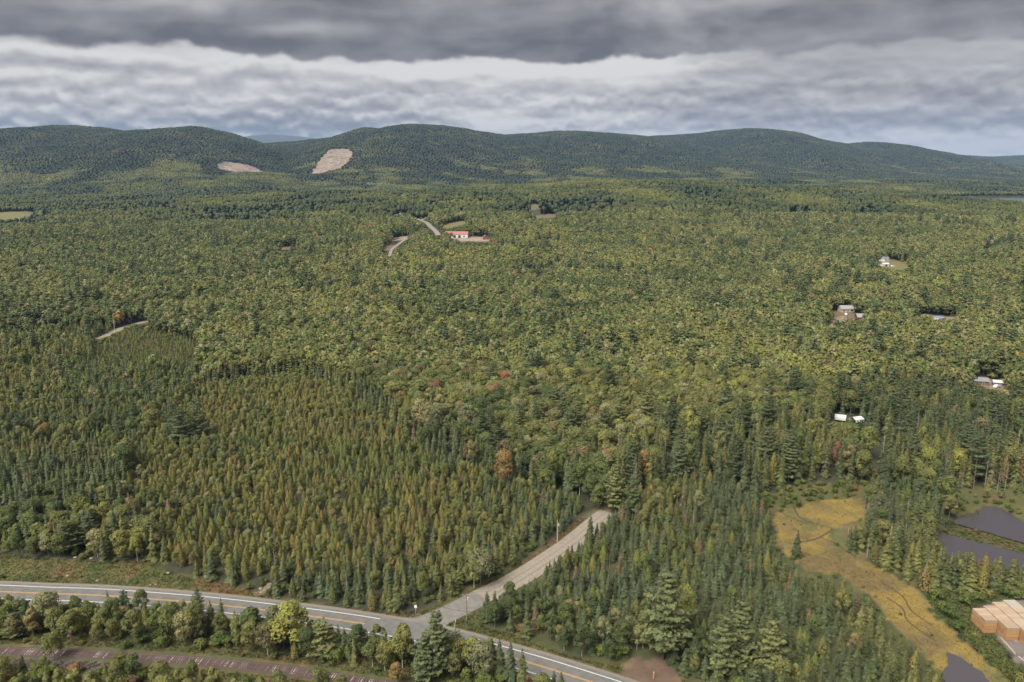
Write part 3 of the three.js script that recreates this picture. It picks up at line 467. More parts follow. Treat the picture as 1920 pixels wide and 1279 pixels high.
// ---------------------------------------------------------------- planting
const rp = rng(9001), trees = [];
const near = (x, z) => Math.hypot(x, z);
const guard = Object.values(CLEAR).map((c) => c.p);
const corridor = (line, a, b) => boxed([...line.map((p, i) => shiftPoint(line, i, a)), ...line.map((p, i) => shiftPoint(line, i, b)).reverse()]);
function shiftPoint(line, i, f) { const a = line[Math.max(0, i - 1)], b = line[Math.min(line.length - 1, i + 1)], L = Math.hypot(b[0] - a[0], b[1] - a[1]); return [line[i][0] + ((b[1] - a[1]) / L) * f, line[i][1] - ((b[0] - a[0]) / L) * f]; }
const hwyWest = corridor(HIGHWAY.filter((p) => p[0] > -190 && p[0] < -33), -2.6, 5), hwyEast = corridor(HIGHWAY.filter((p) => p[0] > -1.5 && p[0] < 40), -3.0, 5), hwyMid = corridor(HIGHWAY.filter((p) => p[0] > -35 && p[0] < -20), -3.5, 5), dirtView = corridor(DIRT.filter((p) => p[1] > -256), -0.4, 4), dirtLow = corridor(DIRT.filter((p) => p[1] > -222), -2.6, 4), railWest = corridor(RAIL.filter((p) => p[0] > -150 && p[0] < -117), -2, 1.5), railMid = corridor(RAIL.filter((p) => p[0] > -80 && p[0] < -48), -2.5, 2), sideView = corridor(SIDEROAD.filter((p) => p[1] > -600), -4, 4);
const lumberView = boxed([[122.5, -198], [121.5, -186], [123, -170], [140, -165], [150, -200], [134, -200]]);
const pondView = boxed([[137.7, -241.9], [143.8, -244.2], [149.2, -239.6], [156.6, -234.8], [169, -222.6], [165, -222], [155, -229], [142, -233]]);
const roadViews = [hwyWest, hwyEast, hwyMid, dirtView, dirtLow, railWest, V.bog, V.pondA, V.pondC, pondView, lumberView], tracksView = farTracks.map(([, l, w]) => corridor(l, -w - 2, w + 2));
// would a tree of height h here stand on, or reach up across the view of, an opening?
function blocks(list, x, z, h, share) {
  const g = ground(x, z, false);
  if (-z > 1900) { for (const B of list) if (within(B, x, z) || within(B, x * 1.012, z * 1.012)) return true; return false; }
  for (const k of [0, 0.2, 0.4, 0.6, 0.8, 1]) { const s = (EYE - g) / (EYE - g - h * share * k - 0.01), X = x * s, Z = z * s; for (const B of list) if (within(B, X, Z)) return true; }
  return false;
}
const pick = (list) => { let s = 0; for (const q of list) s += q[1]; let t = rp() * s; for (const q of list) if ((t -= q[1]) <= 0) return q; return list[list.length - 1]; };
function toneOf(kind, x, z, bias) {
  const a = fbm2(x / 38 + 13, z / 38, 3) + 0.75 * fbm2(x / 170 + 3, z / 170, 3) - 0.16 * smooth(-150, -330, x) * smooth(-480, -700, z) + 0.45 * (rp() - 0.5), d = rp();
  if (kind === 'spruce') return d < 0.015 ? 4 : a < -0.18 ? 1 : a < 0.06 ? 0 : a < 0.30 ? 2 : 3;
  if (kind === 'larch') return a < -0.15 ? 3 : a < 0.08 ? 0 : a < 0.25 ? 1 : 2;
  if (kind === 'broadleaf') return d < 0.001 ? 6 : d < 0.006 ? 5 : d < 0.06 ? 7 : d < 0.13 ? 3 : a + (bias || 0) < -0.22 ? 4 : a + (bias || 0) < -0.02 ? 0 : a + (bias || 0) < 0.40 ? 1 : 2;
  if (kind === 'pine') return d < 0.3 ? 2 : d < 0.8 ? 0 : 1;
  if (kind === 'shrub') return a > 0.2 ? 1 : d < 0.06 ? 2 : d < 0.2 ? 3 : 0;
  return d < 0.5 ? 0 : d < 0.85 ? 1 : 2;
}
function plant(kind, x, z, h, o = {}) {
  const d = near(x, z);
  trees.push({ kind, x, z, h, w: o.w || 1, tone: o.tone ?? toneOf(kind, x, z, o.bias), rot: rp() * 6.283, lean: (rp() - 0.5) * 0.06, v: rp(), k: 0.84 + 0.32 * rp(), d, zone: o.zone, label: o.label, name: o.name });
}
// what grows at a place: [grid class, [kind, weight, low, high, width]..., zone word]
const HWORD = { strip: 'in the thicket between railway and highway', south: 'on the near side of the railway', stand: 'in the young stand left of the dirt road', standEdge: 'at the roadside edge of the young stand', west: 'in the wood above the left highway verge', east: 'between the dirt road and the golden bog', eastEdge: 'beside the highway verge right of the junction', spit: 'on the spit between bog and ponds', shrubs: 'on the green bank beside the lumber yard', bogNorth: 'in or along the golden bog', shore: 'on the far shore of the ponds', darkwall: 'in the dark conifer belt behind the ponds', upper: 'in the young mixed wood up the left slope', mature: 'in the tall forest beyond the dirt road', dike: 'on the dike between the ponds' };
const EDGE = [[-162, -408], [-144, -426], [-118, -429], [-89, -404], [-66, -368], [-46, -331], [-24, -306], [-2, -287]];
const nearEdge = (x, z) => distTo(EDGE, x, z)[0] < 11;
function grows(x, z) {
  const d = -z;
  if (d < 335) {
    if (within(V.yard, x, z) || within(V.pondA, x, z) || within(V.pondB, x, z) || within(V.pondC, x, z) || within(V.red, x, z)) return null;
    const [hd, hs] = distTo(HIGHWAY, x, z); if (hd < 6.6) return null;
    const [rd, rs] = distTo(RAIL, x, z); if (rd < 3.2) return null;
    if (hs < 0) {
      if (rs > 0 && x < 0) return hd < 7.6 || rd < 4.6 ? ['f', [['shrub', 0.28, 1.0, 2.2]], 'strip'] : ['f', [['broadleaf', 0.66, 5, 10.5, 0.86], ['shrub', 0.5, 1.8, 4], ['spruce', 0.075, 5, 8.5, 0.8], ['larch', 0.08, 4, 7, 1.2], ['pine', 0.03, 6, 9, 1.3], ['snag', 0.015, 5, 8]], 'strip'];
      if (rs > 0) return ['f', [['broadleaf', 0.34, 6, 10, 1], ['spruce', 0.2, 5, 10, 0.8], ['shrub', 0.2, 1.5, 3], ['larch', 0.06, 5, 8]], 'strip'];
      return rd < 6 ? ['f', [['shrub', 0.2, 0.8, 1.6]], 'south'] : ['f', [['broadleaf', 0.42, 4.5, 8, 0.9], ['shrub', 0.35, 1.4, 3], ['spruce', 0.05, 4, 7], ['larch', 0.08, 3.5, 6, 1.1]], 'south'];
    }
    const dd = distTo(DIRT, x, z)[0]; if (dd < 4.4) return null;
    if (within(V.bog, x, z)) return ['f', [['shrub', 0.045, 0.4, 0.9]], 'bogNorth'];
    if (within(V.vergeNorth, x, z)) return dd < 8 ? ['f', [['shrub', 0.05, 0.5, 1.1]], 'standEdge'] : ['f', [['shrub', 0.075, 0.5, 1.4]], 'west'];
    if (within(V.vergeEast, x, z)) return ['f', [['shrub', 0.03, 0.5, 1]], 'eastEdge'];
    if (within(V.shrubs, x, z)) return ['f', [['shrub', 0.55, 1.4, 3.4]], 'shrubs'];
    if (within(V.dike, x, z)) return ['f', [['shrub', 0.35, 0.7, 1.5], ['snag', 0.01, 3, 5]], 'dike'];
    if (within(V.shore, x, z)) return ['f', [['shrub', 0.62, 0.8, 2], ['snag', 0.035, 4, 9], ['spruce', 0.03, 3, 6]], 'shore'];
    if (within(V.bogNorth, x, z)) return ['f', [['shrub', 0.7, 1.2, 2.8], ['spruce', 0.06, 3, 6]], 'bogNorth'];
    if (within(V.spit, x, z)) return ['f', [['spruce', 0.62, 7, 12.5, 0.92], ['larch', 0.1, 6, 10], ['snag', 0.09, 7, 11], ['broadleaf', 0.06, 6, 9]], 'spit'];
  }
  if (within(V.stand, x, z)) {
    const n = fbm2(x / 26 + 50, z / 26, 3), se = smooth(-250, -205, z) * 0.5 + smooth(-60, 0, x) * 0.5 + n * 0.9, e = distTo(DIRT, x, z)[0] < 12 || distTo(HIGHWAY, x, z)[0] < 16;
    const bright = smooth(-330, -400, z) + smooth(-70, -120, x) * 0.8 + fbm2(x / 20, z / 20 + 70, 3);
    return ['f', [['spruce', 0.07 + 0.85 * clamp(se), 4.6, 8.4, 1], ['larch', 0.55 * clamp(1.25 - se), 4.2, 7.2, 1.05], ['broadleaf', 0.20 + 0.55 * clamp(bright) * clamp(1.2 - se), 4.4, 6.8, 0.8], ['shrub', e ? 0.3 : 0.0, 1, 2.2], ['snag', 0.006, 6, 9]], e ? 'standEdge' : 'stand', 0.12];
  }
  if (within(V.east, x, z)) {
    const e = distTo(HIGHWAY, x, z)[0] < 26, n = fbm2(x / 19 + 8, z / 19, 3);
    if (e && x < 70) return ['f', [['broadleaf', 0.40, 5.5, 9, 0.8], ['spruce', 0.34, 5.5, 9.5, 1.0], ['larch', 0.06, 5, 8], ['pine', 0.025, 8, 12, 1.1], ['shrub', 0.25, 1.5, 3]], 'eastEdge'];
    return ['f', [['spruce', 0.85, 4.6, 8.2, 1.0], ['larch', 0.06 + 0.75 * smooth(0.12, 0.34, n), 5.4, 8, 1.1], ['broadleaf', z < -215 && x < 60 ? 0.12 : 0.02, 6, 9, 0.75], ['snag', 0.008, 6, 9]], 'east'];
  }
  if (within(V.west, x, z)) {
    const back = smooth(-240, -262, z) * smooth(-110, -150, x), n = fbm2(x / 17, z / 17 + 12, 3);
    return ['f', [['broadleaf', 0.42 * (1 - back * 0.8) + 0.15 * n, 6.5, 11, 0.95], ['spruce', 0.22 + 0.6 * back, 8, 13, 0.85], ['pine', 0.03, 9, 13, 1.1], ['snag', 0.015, 8, 11], ['larch', 0.05, 6, 9], ['shrub', 0.3 * smooth(-236, -226, z + (x + 130) * 0.12), 1.2, 2.8]], 'west', 0.08];
  }
  if (within(V.upper, x, z)) {
    if (within(V.olive, x, z)) return ['f', [['larch', 0.6, 2.6, 4.6, 1.15], ['broadleaf', 0.2, 2.6, 4.4, 0.8], ['spruce', 0.06, 3, 5]], 'upper', 0.2];
    const n = fbm2(x / 34 + 2, z / 34, 3);
    return ['f', [['spruce', 0.32 + 0.7 * n, 6, 10, 0.95], ['broadleaf', 0.24 - 0.35 * n, 5.5, 9.5, 0.8], ['larch', 0.20, 5, 8, 1.1], ['pine', 0.006, 10, 15], ['snag', 0.006, 7, 10]], 'upper', 0.1];
  }
  if (within(V.darkwall, x, z)) return ['m', [['spruce', 0.80, 12, 17, 0.66], ['broadleaf', 0.17, 11, 15, 0.8], ['pine', 0.07, 16, 21], ['snag', 0.06, 11, 16], ['larch', 0.1, 11, 15, 0.8]], 'darkwall'];
  // tall mixed forest
  if (d > 500 && distTo(SIDEROAD, x, z)[0] < 4.5) return null;
  const n = fbm2(x / 85 + 31, z / 85, 3), m = fbm2(x / 30, z / 30 + 5, 2), west = smooth(-120, -320, x) * smooth(-420, -800, z);
  const con = clamp(-0.02 + 1.05 * n + 0.35 * m + 0.22 * west + 0.28 * smooth(-330, -290, z)), pine = 0.02 + 0.13 * smooth(0.12, 0.34, fbm2(x / 60 + 90, z / 60, 2));
  const hk = 1 + 0.25 * fbm2(x / 120, z / 120 + 60, 2);
  if (z > -440 && nearEdge(x, z)) return ['m', [['spruce', 1.1, 8, 13, 0.8], ['broadleaf', 0.12, 8, 12, 0.8]], 'mature', -0.2];
  return ['m', [['broadleaf', (1 - con), 9.5 * hk, 14.5 * hk, 1.02], ['spruce', con * 1.1, 10 * hk, 16 * hk, 0.78], ['pine', pine, 15, 21, 1], ['larch', 0.06, 9, 13, 0.9], ['snag', 0.012, 9, 14]], 'mature', -0.02 + 0.12 * n];
}
const FAR0 = 430, FAR1 = 1350;
function tryPlant(x, z, cls) {
  const g = grows(x, z); if (!g || g[0] !== cls) return;
  let s = 0; for (const q of g[1]) s += Math.max(0, q[1]);
  if (rp() > s * (cls === 'f' ? 0.97 : 1.15)) return;
  const q = pick(g[1].map((e) => [e, Math.max(0, e[1])]))[0];
  let h = mix(q[2], q[3], rp()); const jx = x + (rp() - 0.5) * (z < -700 ? 9 : 4), jz = z + (rp() - 0.5) * (z < -700 ? 16 : 5);
  const thin = g[2] === 'strip' || g[2] === 'south' || g[2] === 'eastEdge';
  if (-z < 300 && !(q[0] === 'shrub' && h < 1) && blocks(roadViews, x, z, h, thin ? (rp() < 0.22 ? 0.4 : 0.76) : 0.95)) { h *= 0.55; if (h < 0.9 || blocks(roadViews, x, z, h, 0.9) || (q[0] === 'spruce' && h < 3)) { if ((g[2] === 'east' || g[2] === 'spit' || thin) && rp() < 0.8 && !blocks(roadViews, x, z, 1.1, 0.5)) plant('shrub', x, z, 0.8 + 0.7 * rp(), { zone: g[2] }); return; } }
  if (-z > 280 && (blocks(guard, jx, jz, h, -z < 700 ? 0.76 : 0.85) || (-z > 480 && blocks([sideView, ...tracksView], x, z, h, 0.8)))) { const hs = 1.4 + 2.2 * rp(); if (rp() < 0.8 && !blocks(guard, x, z, hs, 0.5) && !blocks([sideView, ...tracksView], x, z, hs, 0.4)) plant('shrub', x, z, hs, { zone: g[2], w: 1.2 }); return; }
  plant(q[0], x, z, h, { w: q[4] || 1, zone: g[2], bias: g[3] });
}
for (const [cls, step] of [['f', 2.95], ['m', 4.6]]) {
  for (let z = -128; z > -FAR1; z -= step) {
    const half = -z * 0.70 + 35; if (cls === 'f' && z < -620) break;
    for (let x = -half; x < half; x += step) tryPlant(x + (rp() - 0.5) * step * 0.9, z + (rp() - 0.5) * step * 0.9, cls);
  }
}
// shrub layer at the foot of the tall wood's open edges comes from the zones; now the trees that stand out
const OUT = [
  ['broadleaf', -55.0, -176.6, 14.5, 2, 1.02, 'large bright yellow-green maple beside the railway'], ['pine', -47.0, -175.4, 9.5, 1, 1.5, 'round silvery green pine beside the yellow-green maple'],
  ['spruce', -78.5, -186.5, 8.8, 0, 0.9, 'slim dark spruce, left of the pair before the highway'], ['spruce', -75.6, -185.8, 9.6, 0, 1.0, 'dark spruce, right of the pair before the highway'],
  ['spruce', -107, -190.2, 9.8, 0, 0.62, 'thin tall spruce standing alone against the left highway'], ['spruce', -100.6, -188.6, 7.6, 0, 0.7, 'short thin spruce just right of the lone tall one'],
  ['pine', -17.6, -167.2, 17.5, 0, 1.05, 'big grey-green pine in front of the road junction'], ['pine', -20.5, -165, 12, 0, 1.35, 'broad lower pine at the foot of the junction pine'], ['broadleaf', -9.5, -169.5, 9.5, 2, 0.85, 'yellow-green birch right of the junction pine'],
  ['broadleaf', -26.5, -170.5, 12.5, 1, 0.75, 'tall olive birch left of the junction pine'], ['broadleaf', -32.5, -172, 11, 0, 0.9, 'leafy green tree left of the olive birch'], ['broadleaf', -38, -174.5, 9.5, 4, 0.9, 'dark green tree nearest the highway bend'],
  ['spruce', -2.8, -166.6, 11, 0, 0.8, 'leftmost dark spruce of the row by the right highway'], ['spruce', -0.2, -164.8, 11.2, 1, 0.8, 'middle spruce of the row by the right highway'], ['spruce', 2.4, -163.4, 10.5, 2, 0.8, 'rightmost spruce of the row by the right highway'],
  ['broadleaf', -27, -163.6, 6.5, 5, 0.9, 'small rusty topped tree below the olive birch'], ['broadleaf', 3.6, -161.5, 4.6, 6, 0.7, 'small red maple at the bottom edge'],
  ['spruce', 9.6, -161.2, 6.2, 0, 0.95, 'small dark spruce, left of the two below the right lane'], ['spruce', 11.2, -160.6, 6.4, 0, 0.95, 'small dark spruce, right of the two below the right lane'],
  ['spruce', 15.4, -158.4, 5.4, 0, 0.9, 'tiny dark spruce against the lower right lane'], ['spruce', 17.6, -157.6, 5.8, 0, 0.9, 'dark spruce at the bottom edge under the right lane'],
  ['pine', 37.2, -174, 24, 0, 1.12, 'huge grey-green white pine above the red bank'], ['pine', 54.5, -168.5, 19, 1, 1.15, 'pale green pine right of the huge white pine'], ['pine', 49.5, -165.5, 17, 1, 1.0, 'slender pale pine between the huge pine and its pale neighbour'], ['pine', 61, -166, 16, 1, 1.1, 'pale pine at the spruce plantation edge'], ['broadleaf', 33, -178.5, 11, 2, 0.8, 'yellowish maple behind the huge white pine'], ['broadleaf', 44, -183.5, 15, 2, 0.7, 'light green aspen behind the huge white pine'],
  ['broadleaf', -113.2, -219.9, 9, 2, 0.72, 'small bright yellow-green maple alone on the left verge'], ['broadleaf', -24.9, -201.0, 9.6, 2, 0.42, 'lollipop shaped yellow-green tree near the junction'], ['spruce', 24.9, -234.6, 10.5, 0, 0.85, 'dark spruce standing in front of the dirt road'], ['spruce', -6.6, -190.6, 9, 0, 1.1, 'dark roadside spruce right of the asphalt apron'], ['spruce', -4.6, -192.6, 8, 0, 1.1, 'second dark spruce behind the apron'],
  ['spruce', 88.2, -226, 9.5, 0, 0.85, 'lone dark spruce out in the golden bog'], ['snag', -46.6, -203.6, 8, 1, 1, 'white dead trunk at the stand edge above the highway'],
  ['pine', 36.0, -257.5, 18, 1, 1.05, 'pale feathery pine at the top of the dirt road'], ['pine', 41.5, -255, 14, 1, 0.95, 'second pale pine beside the top of the dirt road'],
  ['broadleaf', -3, -281, 15, 5, 0.78, 'orange-tinged maple above the dirt road stand'], ['broadleaf', 14.8, -278, 15.5, 2, 0.42, 'narrow bright yellow birch right of the orange maple'], ['broadleaf', 49.3, -281, 15, 5, 0.72, 'rounded orange-brown maple in the dark conifers'],
  ['broadleaf', -37, -381, 15, 6, 0.62, 'dusty red maple, the left of the two in mid forest'], ['broadleaf', -3.6, -394, 15, 6, 0.6, 'dusty red maple, the right of the two in mid forest'], ['broadleaf', 129, -298, 12, 6, 0.6, 'pinkish red maple in the dark belt'], ['broadleaf', 76, -322, 17, 2, 0.95, 'large round yellow-green maple in the tall forest'], ['broadleaf', -33.7, -334, 17, 3, 0.85, 'pale blond tree at the stand corner'], ['broadleaf', -20, -333, 17, 3, 0.9, 'broad pale tree right of the blond one'], ['broadleaf', 568, -1046, 16, 5, 1.3, 'orange tree far right below the hills'],
  ['pine', -141, -322, 18, 0, 1.2, 'tall grey-green pine over the left young wood'], ['pine', -135.5, -327, 20, 0, 1.15, 'tallest pine of the clump over the left young wood'], ['pine', -147, -330, 17, 2, 1.1, 'dark pine of the clump over the left young wood'], ['pine', -84, -191.6, 9, 0, 0.9, 'tree with a crooked open crown before the highway'], ['broadleaf', -66.5, -181, 10.5, 0, 1.05, 'wide leafy green tree left of the yellow-green maple'], ['broadleaf', -60.8, -182, 10, 3, 0.8, 'grey-green birch behind the yellow-green maple'], ['broadleaf', -90, -186, 8.5, 1, 0.9, 'olive tree with pale stem before the highway'],
  ['broadleaf', -123, -189, 9.6, 3, 1.1, 'pale topped birch at the left against the highway'], ['broadleaf', -137, -186, 8.5, 0, 1.15, 'spreading green tree at the lower left edge'], ['broadleaf', -112.5, -173.5, 8.4, 0, 0.85, 'green tree standing before the railway'],
];
for (const [kind, x, z, h, tone, w, label] of OUT) {
  for (let i = trees.length - 1; i >= 0; i--) if (Math.hypot(trees[i].x - x, trees[i].z - z) < Math.min(2.4, 0.12 * h * w + 0.5) && !trees[i].label) trees.splice(i, 1);
  plant(kind, x, z, h, { tone, w, label, zone: 'mature' });
}
for (let i = 0; i < 34; i++) { const x = 164 + rp() * 30, z = -276 - rp() * 18; plant('snag', x, z, 5 + rp() * 9, { zone: 'shore', tone: Math.floor(rp() * 3), w: 0.6 }); }
for (let i = 0; i < 12; i++) plant('snag', 121 + rp() * 9, -247 - rp() * 12, 6 + rp() * 4, { zone: 'spit', tone: 0 });
console.log('trees', trees.length);

// ---- nearest and largest become objects of their own, the rest one mass for each kind
const FULL = { spruce: 'spruce_tree', larch: 'larch_tree', broadleaf: 'broadleaf_tree', pine: 'white_pine', shrub: 'alder_shrub', snag: 'dead_tree' };
const NOUN = { spruce: 'spruce', larch: 'larch', broadleaf: 'broadleaf tree', pine: 'pine', shrub: 'shrub', snag: 'dead tree' };
const CAT = { spruce: 'spruce tree', larch: 'larch tree', broadleaf: 'tree', pine: 'pine tree', shrub: 'shrub', snag: 'dead tree' };
const th0 = 0.22358, cT = Math.cos(th0), sT = Math.sin(th0);
function seenAt(t) { const y = ground(t.x, t.z) + t.h * 0.6 - EYE, dep = -(t.z * cT) - y * sT, v = y * cT - t.z * sT * 1; void v; const up = (y * cT + -t.z * sT) / dep, sx = (t.x / dep) * 1493, sy = up * 1493; return Math.abs(sx) < 985 && Math.abs(sy) < 665; }
const LEAF = [1.98, 1.92, 1.84];   // a leaf gives back what it reflects and what it lets through
const leaf = (c, vc) => new THREE.MeshPhysicalMaterial({ color: rgb(c[0] * LEAF[0], c[1] * LEAF[1], c[2] * LEAF[2]), roughness: 1, specularIntensity: 0.2, vertexColors: vc, ...(vc ? { transmission: 0.4, thickness: 0 } : {}) });
const leafMats = {}, barkMats = { dark: std([0.085, 0.066, 0.052], 0.95), grey: std([0.155, 0.135, 0.115], 0.95), pale: std([0.42, 0.39, 0.34], 0.9) };
for (const k in KIND) leafMats[k] = KIND[k].tones.map((c) => [0.88, 1.0, 1.13].map((m, i) => { const q = (i - 1) * 0.05; return leaf([c[0] * m * (1 + q), c[1] * m, c[2] * m * (1 - q)], k !== 'snag'); }));
const instMat = leaf([1, 1, 1], true), farMat = new THREE.MeshPhysicalMaterial({ color: rgb(1.15, 1.12, 1.05), roughness: 1, specularIntensity: 0.2, vertexColors: true }), instPlain = std([1, 1, 1], 0.95);
const size = { spruce: ['short', 'mid-height', 'tall'], larch: ['short', 'mid-height', 'tall'], broadleaf: ['small', 'mid-sized', 'tall'], pine: ['small', 'mid-sized', 'tall'], shrub: ['low', 'rounded', 'tall'], snag: ['short', 'slender', 'tall'] };
const cut = { spruce: [6.5, 9], larch: [6, 8], broadleaf: [6.5, 9.5], pine: [10, 16], shrub: [1.2, 2.2], snag: [7, 10] };
const M4 = new THREE.Matrix4(), Q4 = new THREE.Quaternion(), E4 = new THREE.Euler();
const scaleOf = (t) => [(t.h / 10) * t.w, t.h / 10, (t.h / 10) * t.w];
const barkOf = (t) => (t.kind === 'snag' ? null : t.kind === 'broadleaf' ? (t.v < 0.35 ? barkMats.pale : barkMats.grey) : barkMats.dark);
const rest = { };
for (const kind in KIND) {
  const K = KIND[kind], mine = trees.filter((t) => t.kind === kind), chosen = new Set(mine.filter((t) => t.label || (t.d < FAR0 && seenAt(t))).sort((a, b) => (b.label ? 1 : 0) - (a.label ? 1 : 0) || b.h / b.d - a.h / a.d).slice(0, 300));
  const zones = {}; for (const t of chosen) (zones[t.zone] ||= []).push(t);
  for (const t of chosen) {
    const Z = zones[t.zone], rx = Z.filter((q) => q.x < t.x).length / Z.length, rz = Z.filter((q) => q.d < t.d).length / Z.length, spot = Z.length > 6 ? `, ${rz < 0.34 ? 'near' : rz < 0.67 ? 'mid' : 'far'} ${rx < 0.34 ? 'left' : rx < 0.67 ? 'centre' : 'right'}` : '';
    const g = new THREE.Group(), y = ground(t.x, t.z), near_ = t.d < 700;
    g.position.set(t.x, y - 0.05, t.z); g.rotation.set(t.lean, t.rot, t.lean * 0.7); g.scale.set(...scaleOf(t));
    const vi = Math.floor(t.v * 97) % K.near.length, mat = leafMats[kind][t.tone][Math.floor(t.k * 100) % 3];
    if (K.trunk) part(g, 'trunk', K.trunk[Math.floor(t.v * 31) % K.trunk.length], barkOf(t) || mat);
    part(g, kind === 'snag' ? 'bare_branches' : 'crown', near_ ? K.near[vi] : K.mid[vi % K.mid.length], mat);
    const s = size[kind][t.h < cut[kind][0] ? 0 : t.h < cut[kind][1] ? 1 : 2];
    top(g, FULL[kind], t.label || `${s} ${K.words[t.tone]} ${NOUN[kind]} ${HWORD[t.zone]}${spot}`, CAT[kind], t.label ? undefined : `${kind === 'larch' ? 'larche' : NOUN[kind]}s ${HWORD[t.zone]}`);
  }
  rest[kind] = mine.filter((t) => !chosen.has(t));
}
function mass(list, geo, mat, name, parent, tint) {
  if (!list.length) return;
  const m = lit(new THREE.InstancedMesh(geo, mat, list.length)); m.name = name;
  const c = new THREE.Color();
  list.forEach((t, i) => {
    M4.compose(new THREE.Vector3(t.x, t.y ?? ground(t.x, t.z) - 0.05, t.z), Q4.setFromEuler(E4.set(t.lean, t.rot, t.lean * 0.7)), new THREE.Vector3(...scaleOf(t)));
    m.setMatrixAt(i, M4); if (tint) { const q = tint(t); m.setColorAt(i, c.setRGB(q[0], q[1], q[2])); }
  });
  parent.add(m);
}
const MASSLABEL = { spruce: 'unbroken mass of spruces filling the forest', larch: 'unbroken mass of olive larches among the spruces', broadleaf: 'unbroken canopy of broadleaf trees over the slope', pine: 'scattered mass of pines rising above the canopy', shrub: 'mass of low bushes along openings and banks', snag: 'scatter of grey dead stems among the trees' };
for (const kind in KIND) {
  const K = KIND[kind], g = new THREE.Group();
  const tint = (t) => { const c = K.tones[t.tone], k = t.k * (0.92 + 0.16 * ((t.v * 13.7) % 1)), w = 1 + 0.12 * (((t.v * 57.3) % 1) - 0.5); return [c[0] * k * w, c[1] * k, c[2] * k]; };
  const A = rest[kind].filter((t) => t.d < FAR0), B = rest[kind].filter((t) => t.d >= FAR0);
  K.near.forEach((geo, i) => mass(A.filter((t) => Math.floor(t.v * 97) % K.near.length === i), geo, kind === 'snag' ? instPlain : instMat, 'crowns', g, tint));
  K.mid.forEach((geo, i) => mass(B.filter((t) => Math.floor(t.v * 97) % K.mid.length === i), geo, kind === 'snag' ? instPlain : instMat, 'crowns', g, tint));
  if (K.trunk) K.trunk.forEach((geo, i) => mass([...A, ...(kind === 'snag' ? B : B.filter((t) => t.d < 650))].filter((t) => Math.floor(t.v * 31) % K.trunk.length === i), geo, kind === 'snag' ? instPlain : kind === 'broadleaf' ? barkMats.grey : barkMats.dark, 'trunks', g, kind === 'snag' ? tint : null));
  if (g.children.length) top(g, { spruce: 'spruce_forest', larch: 'larch_forest', broadleaf: 'broadleaf_forest', pine: 'pine_forest', shrub: 'shrubbery', snag: 'dead_forest' }[kind], MASSLABEL[kind], 'forest', null, 'stuff');
}

// ---------------------------------------------------------------- far forest: patches of small trees over the slopes
function patchGeo(seed, con, hi, tile_) {
  const r = rng(seed), L = new Leaves(), n = Math.round(tile_ * tile_ / 17), ico = new THREE.IcosahedronGeometry(1, 1), P = ico.attributes.position;
  for (let i = 0; i < n; i++) {
    const x = (r() - 0.5) * (tile_ + 2), z = (r() - 0.5) * (tile_ + 2), h = hi * (0.72 + 0.5 * r()), k = shade(r, 0.5, 0.22);
    if (r() < con) {
      const R = h * (0.13 + 0.05 * r()), c = [k[0] * 0.50, k[1] * 0.62, k[2] * 0.95];  // conifers darkened and blued in colour, imitating cloud shade on the hills
      for (let q = 0; q < 3; q++) { const y0 = h * (0.12 + 0.26 * q), y1 = h * (0.55 + 0.225 * q), rr = R * (1 - 0.27 * q), a0 = r() * 6; for (let j = 0; j < 6; j++) { const a = a0 + j * 1.047, b = a + 1.047, ra = rr * (0.8 + 0.4 * r()); L.tri([x + Math.cos(a) * ra, y0, z + Math.sin(a) * ra], [x + Math.cos(b) * rr, y0, z + Math.sin(b) * rr], [x, y1, z], unit([Math.cos(a), 0.6, Math.sin(a)]), unit([Math.cos(b), 0.6, Math.sin(b)]), [0, 1, 0], c); } }
    } else {
      const R = h * (0.22 + 0.08 * r()), cy = h - R * 1.05, s = r() * 99, f = (v) => { const m = 1 + 0.5 * noise3(v[0] * 1.7 + s, v[1] * 1.7, v[2] * 1.7 + s); return [x + v[0] * R * m, cy + v[1] * R * 1.15 * m, z + v[2] * R * m]; };
      for (let j = 0; j < P.count; j += 3) { const v = [0, 1, 2].map((q) => [P.getX(j + q), P.getY(j + q), P.getZ(j + q)]); if ((v[0][1] + v[1][1] + v[2][1]) / 3 < -0.6) continue; const w = shade(r, 0.4, 0.08), c = [k[0] * w[0], k[1] * w[1], k[2] * w[2]]; L.tri(f(v[0]), f(v[1]), f(v[2]), ...v, c); }
    }
  }
  return L.geo();
}
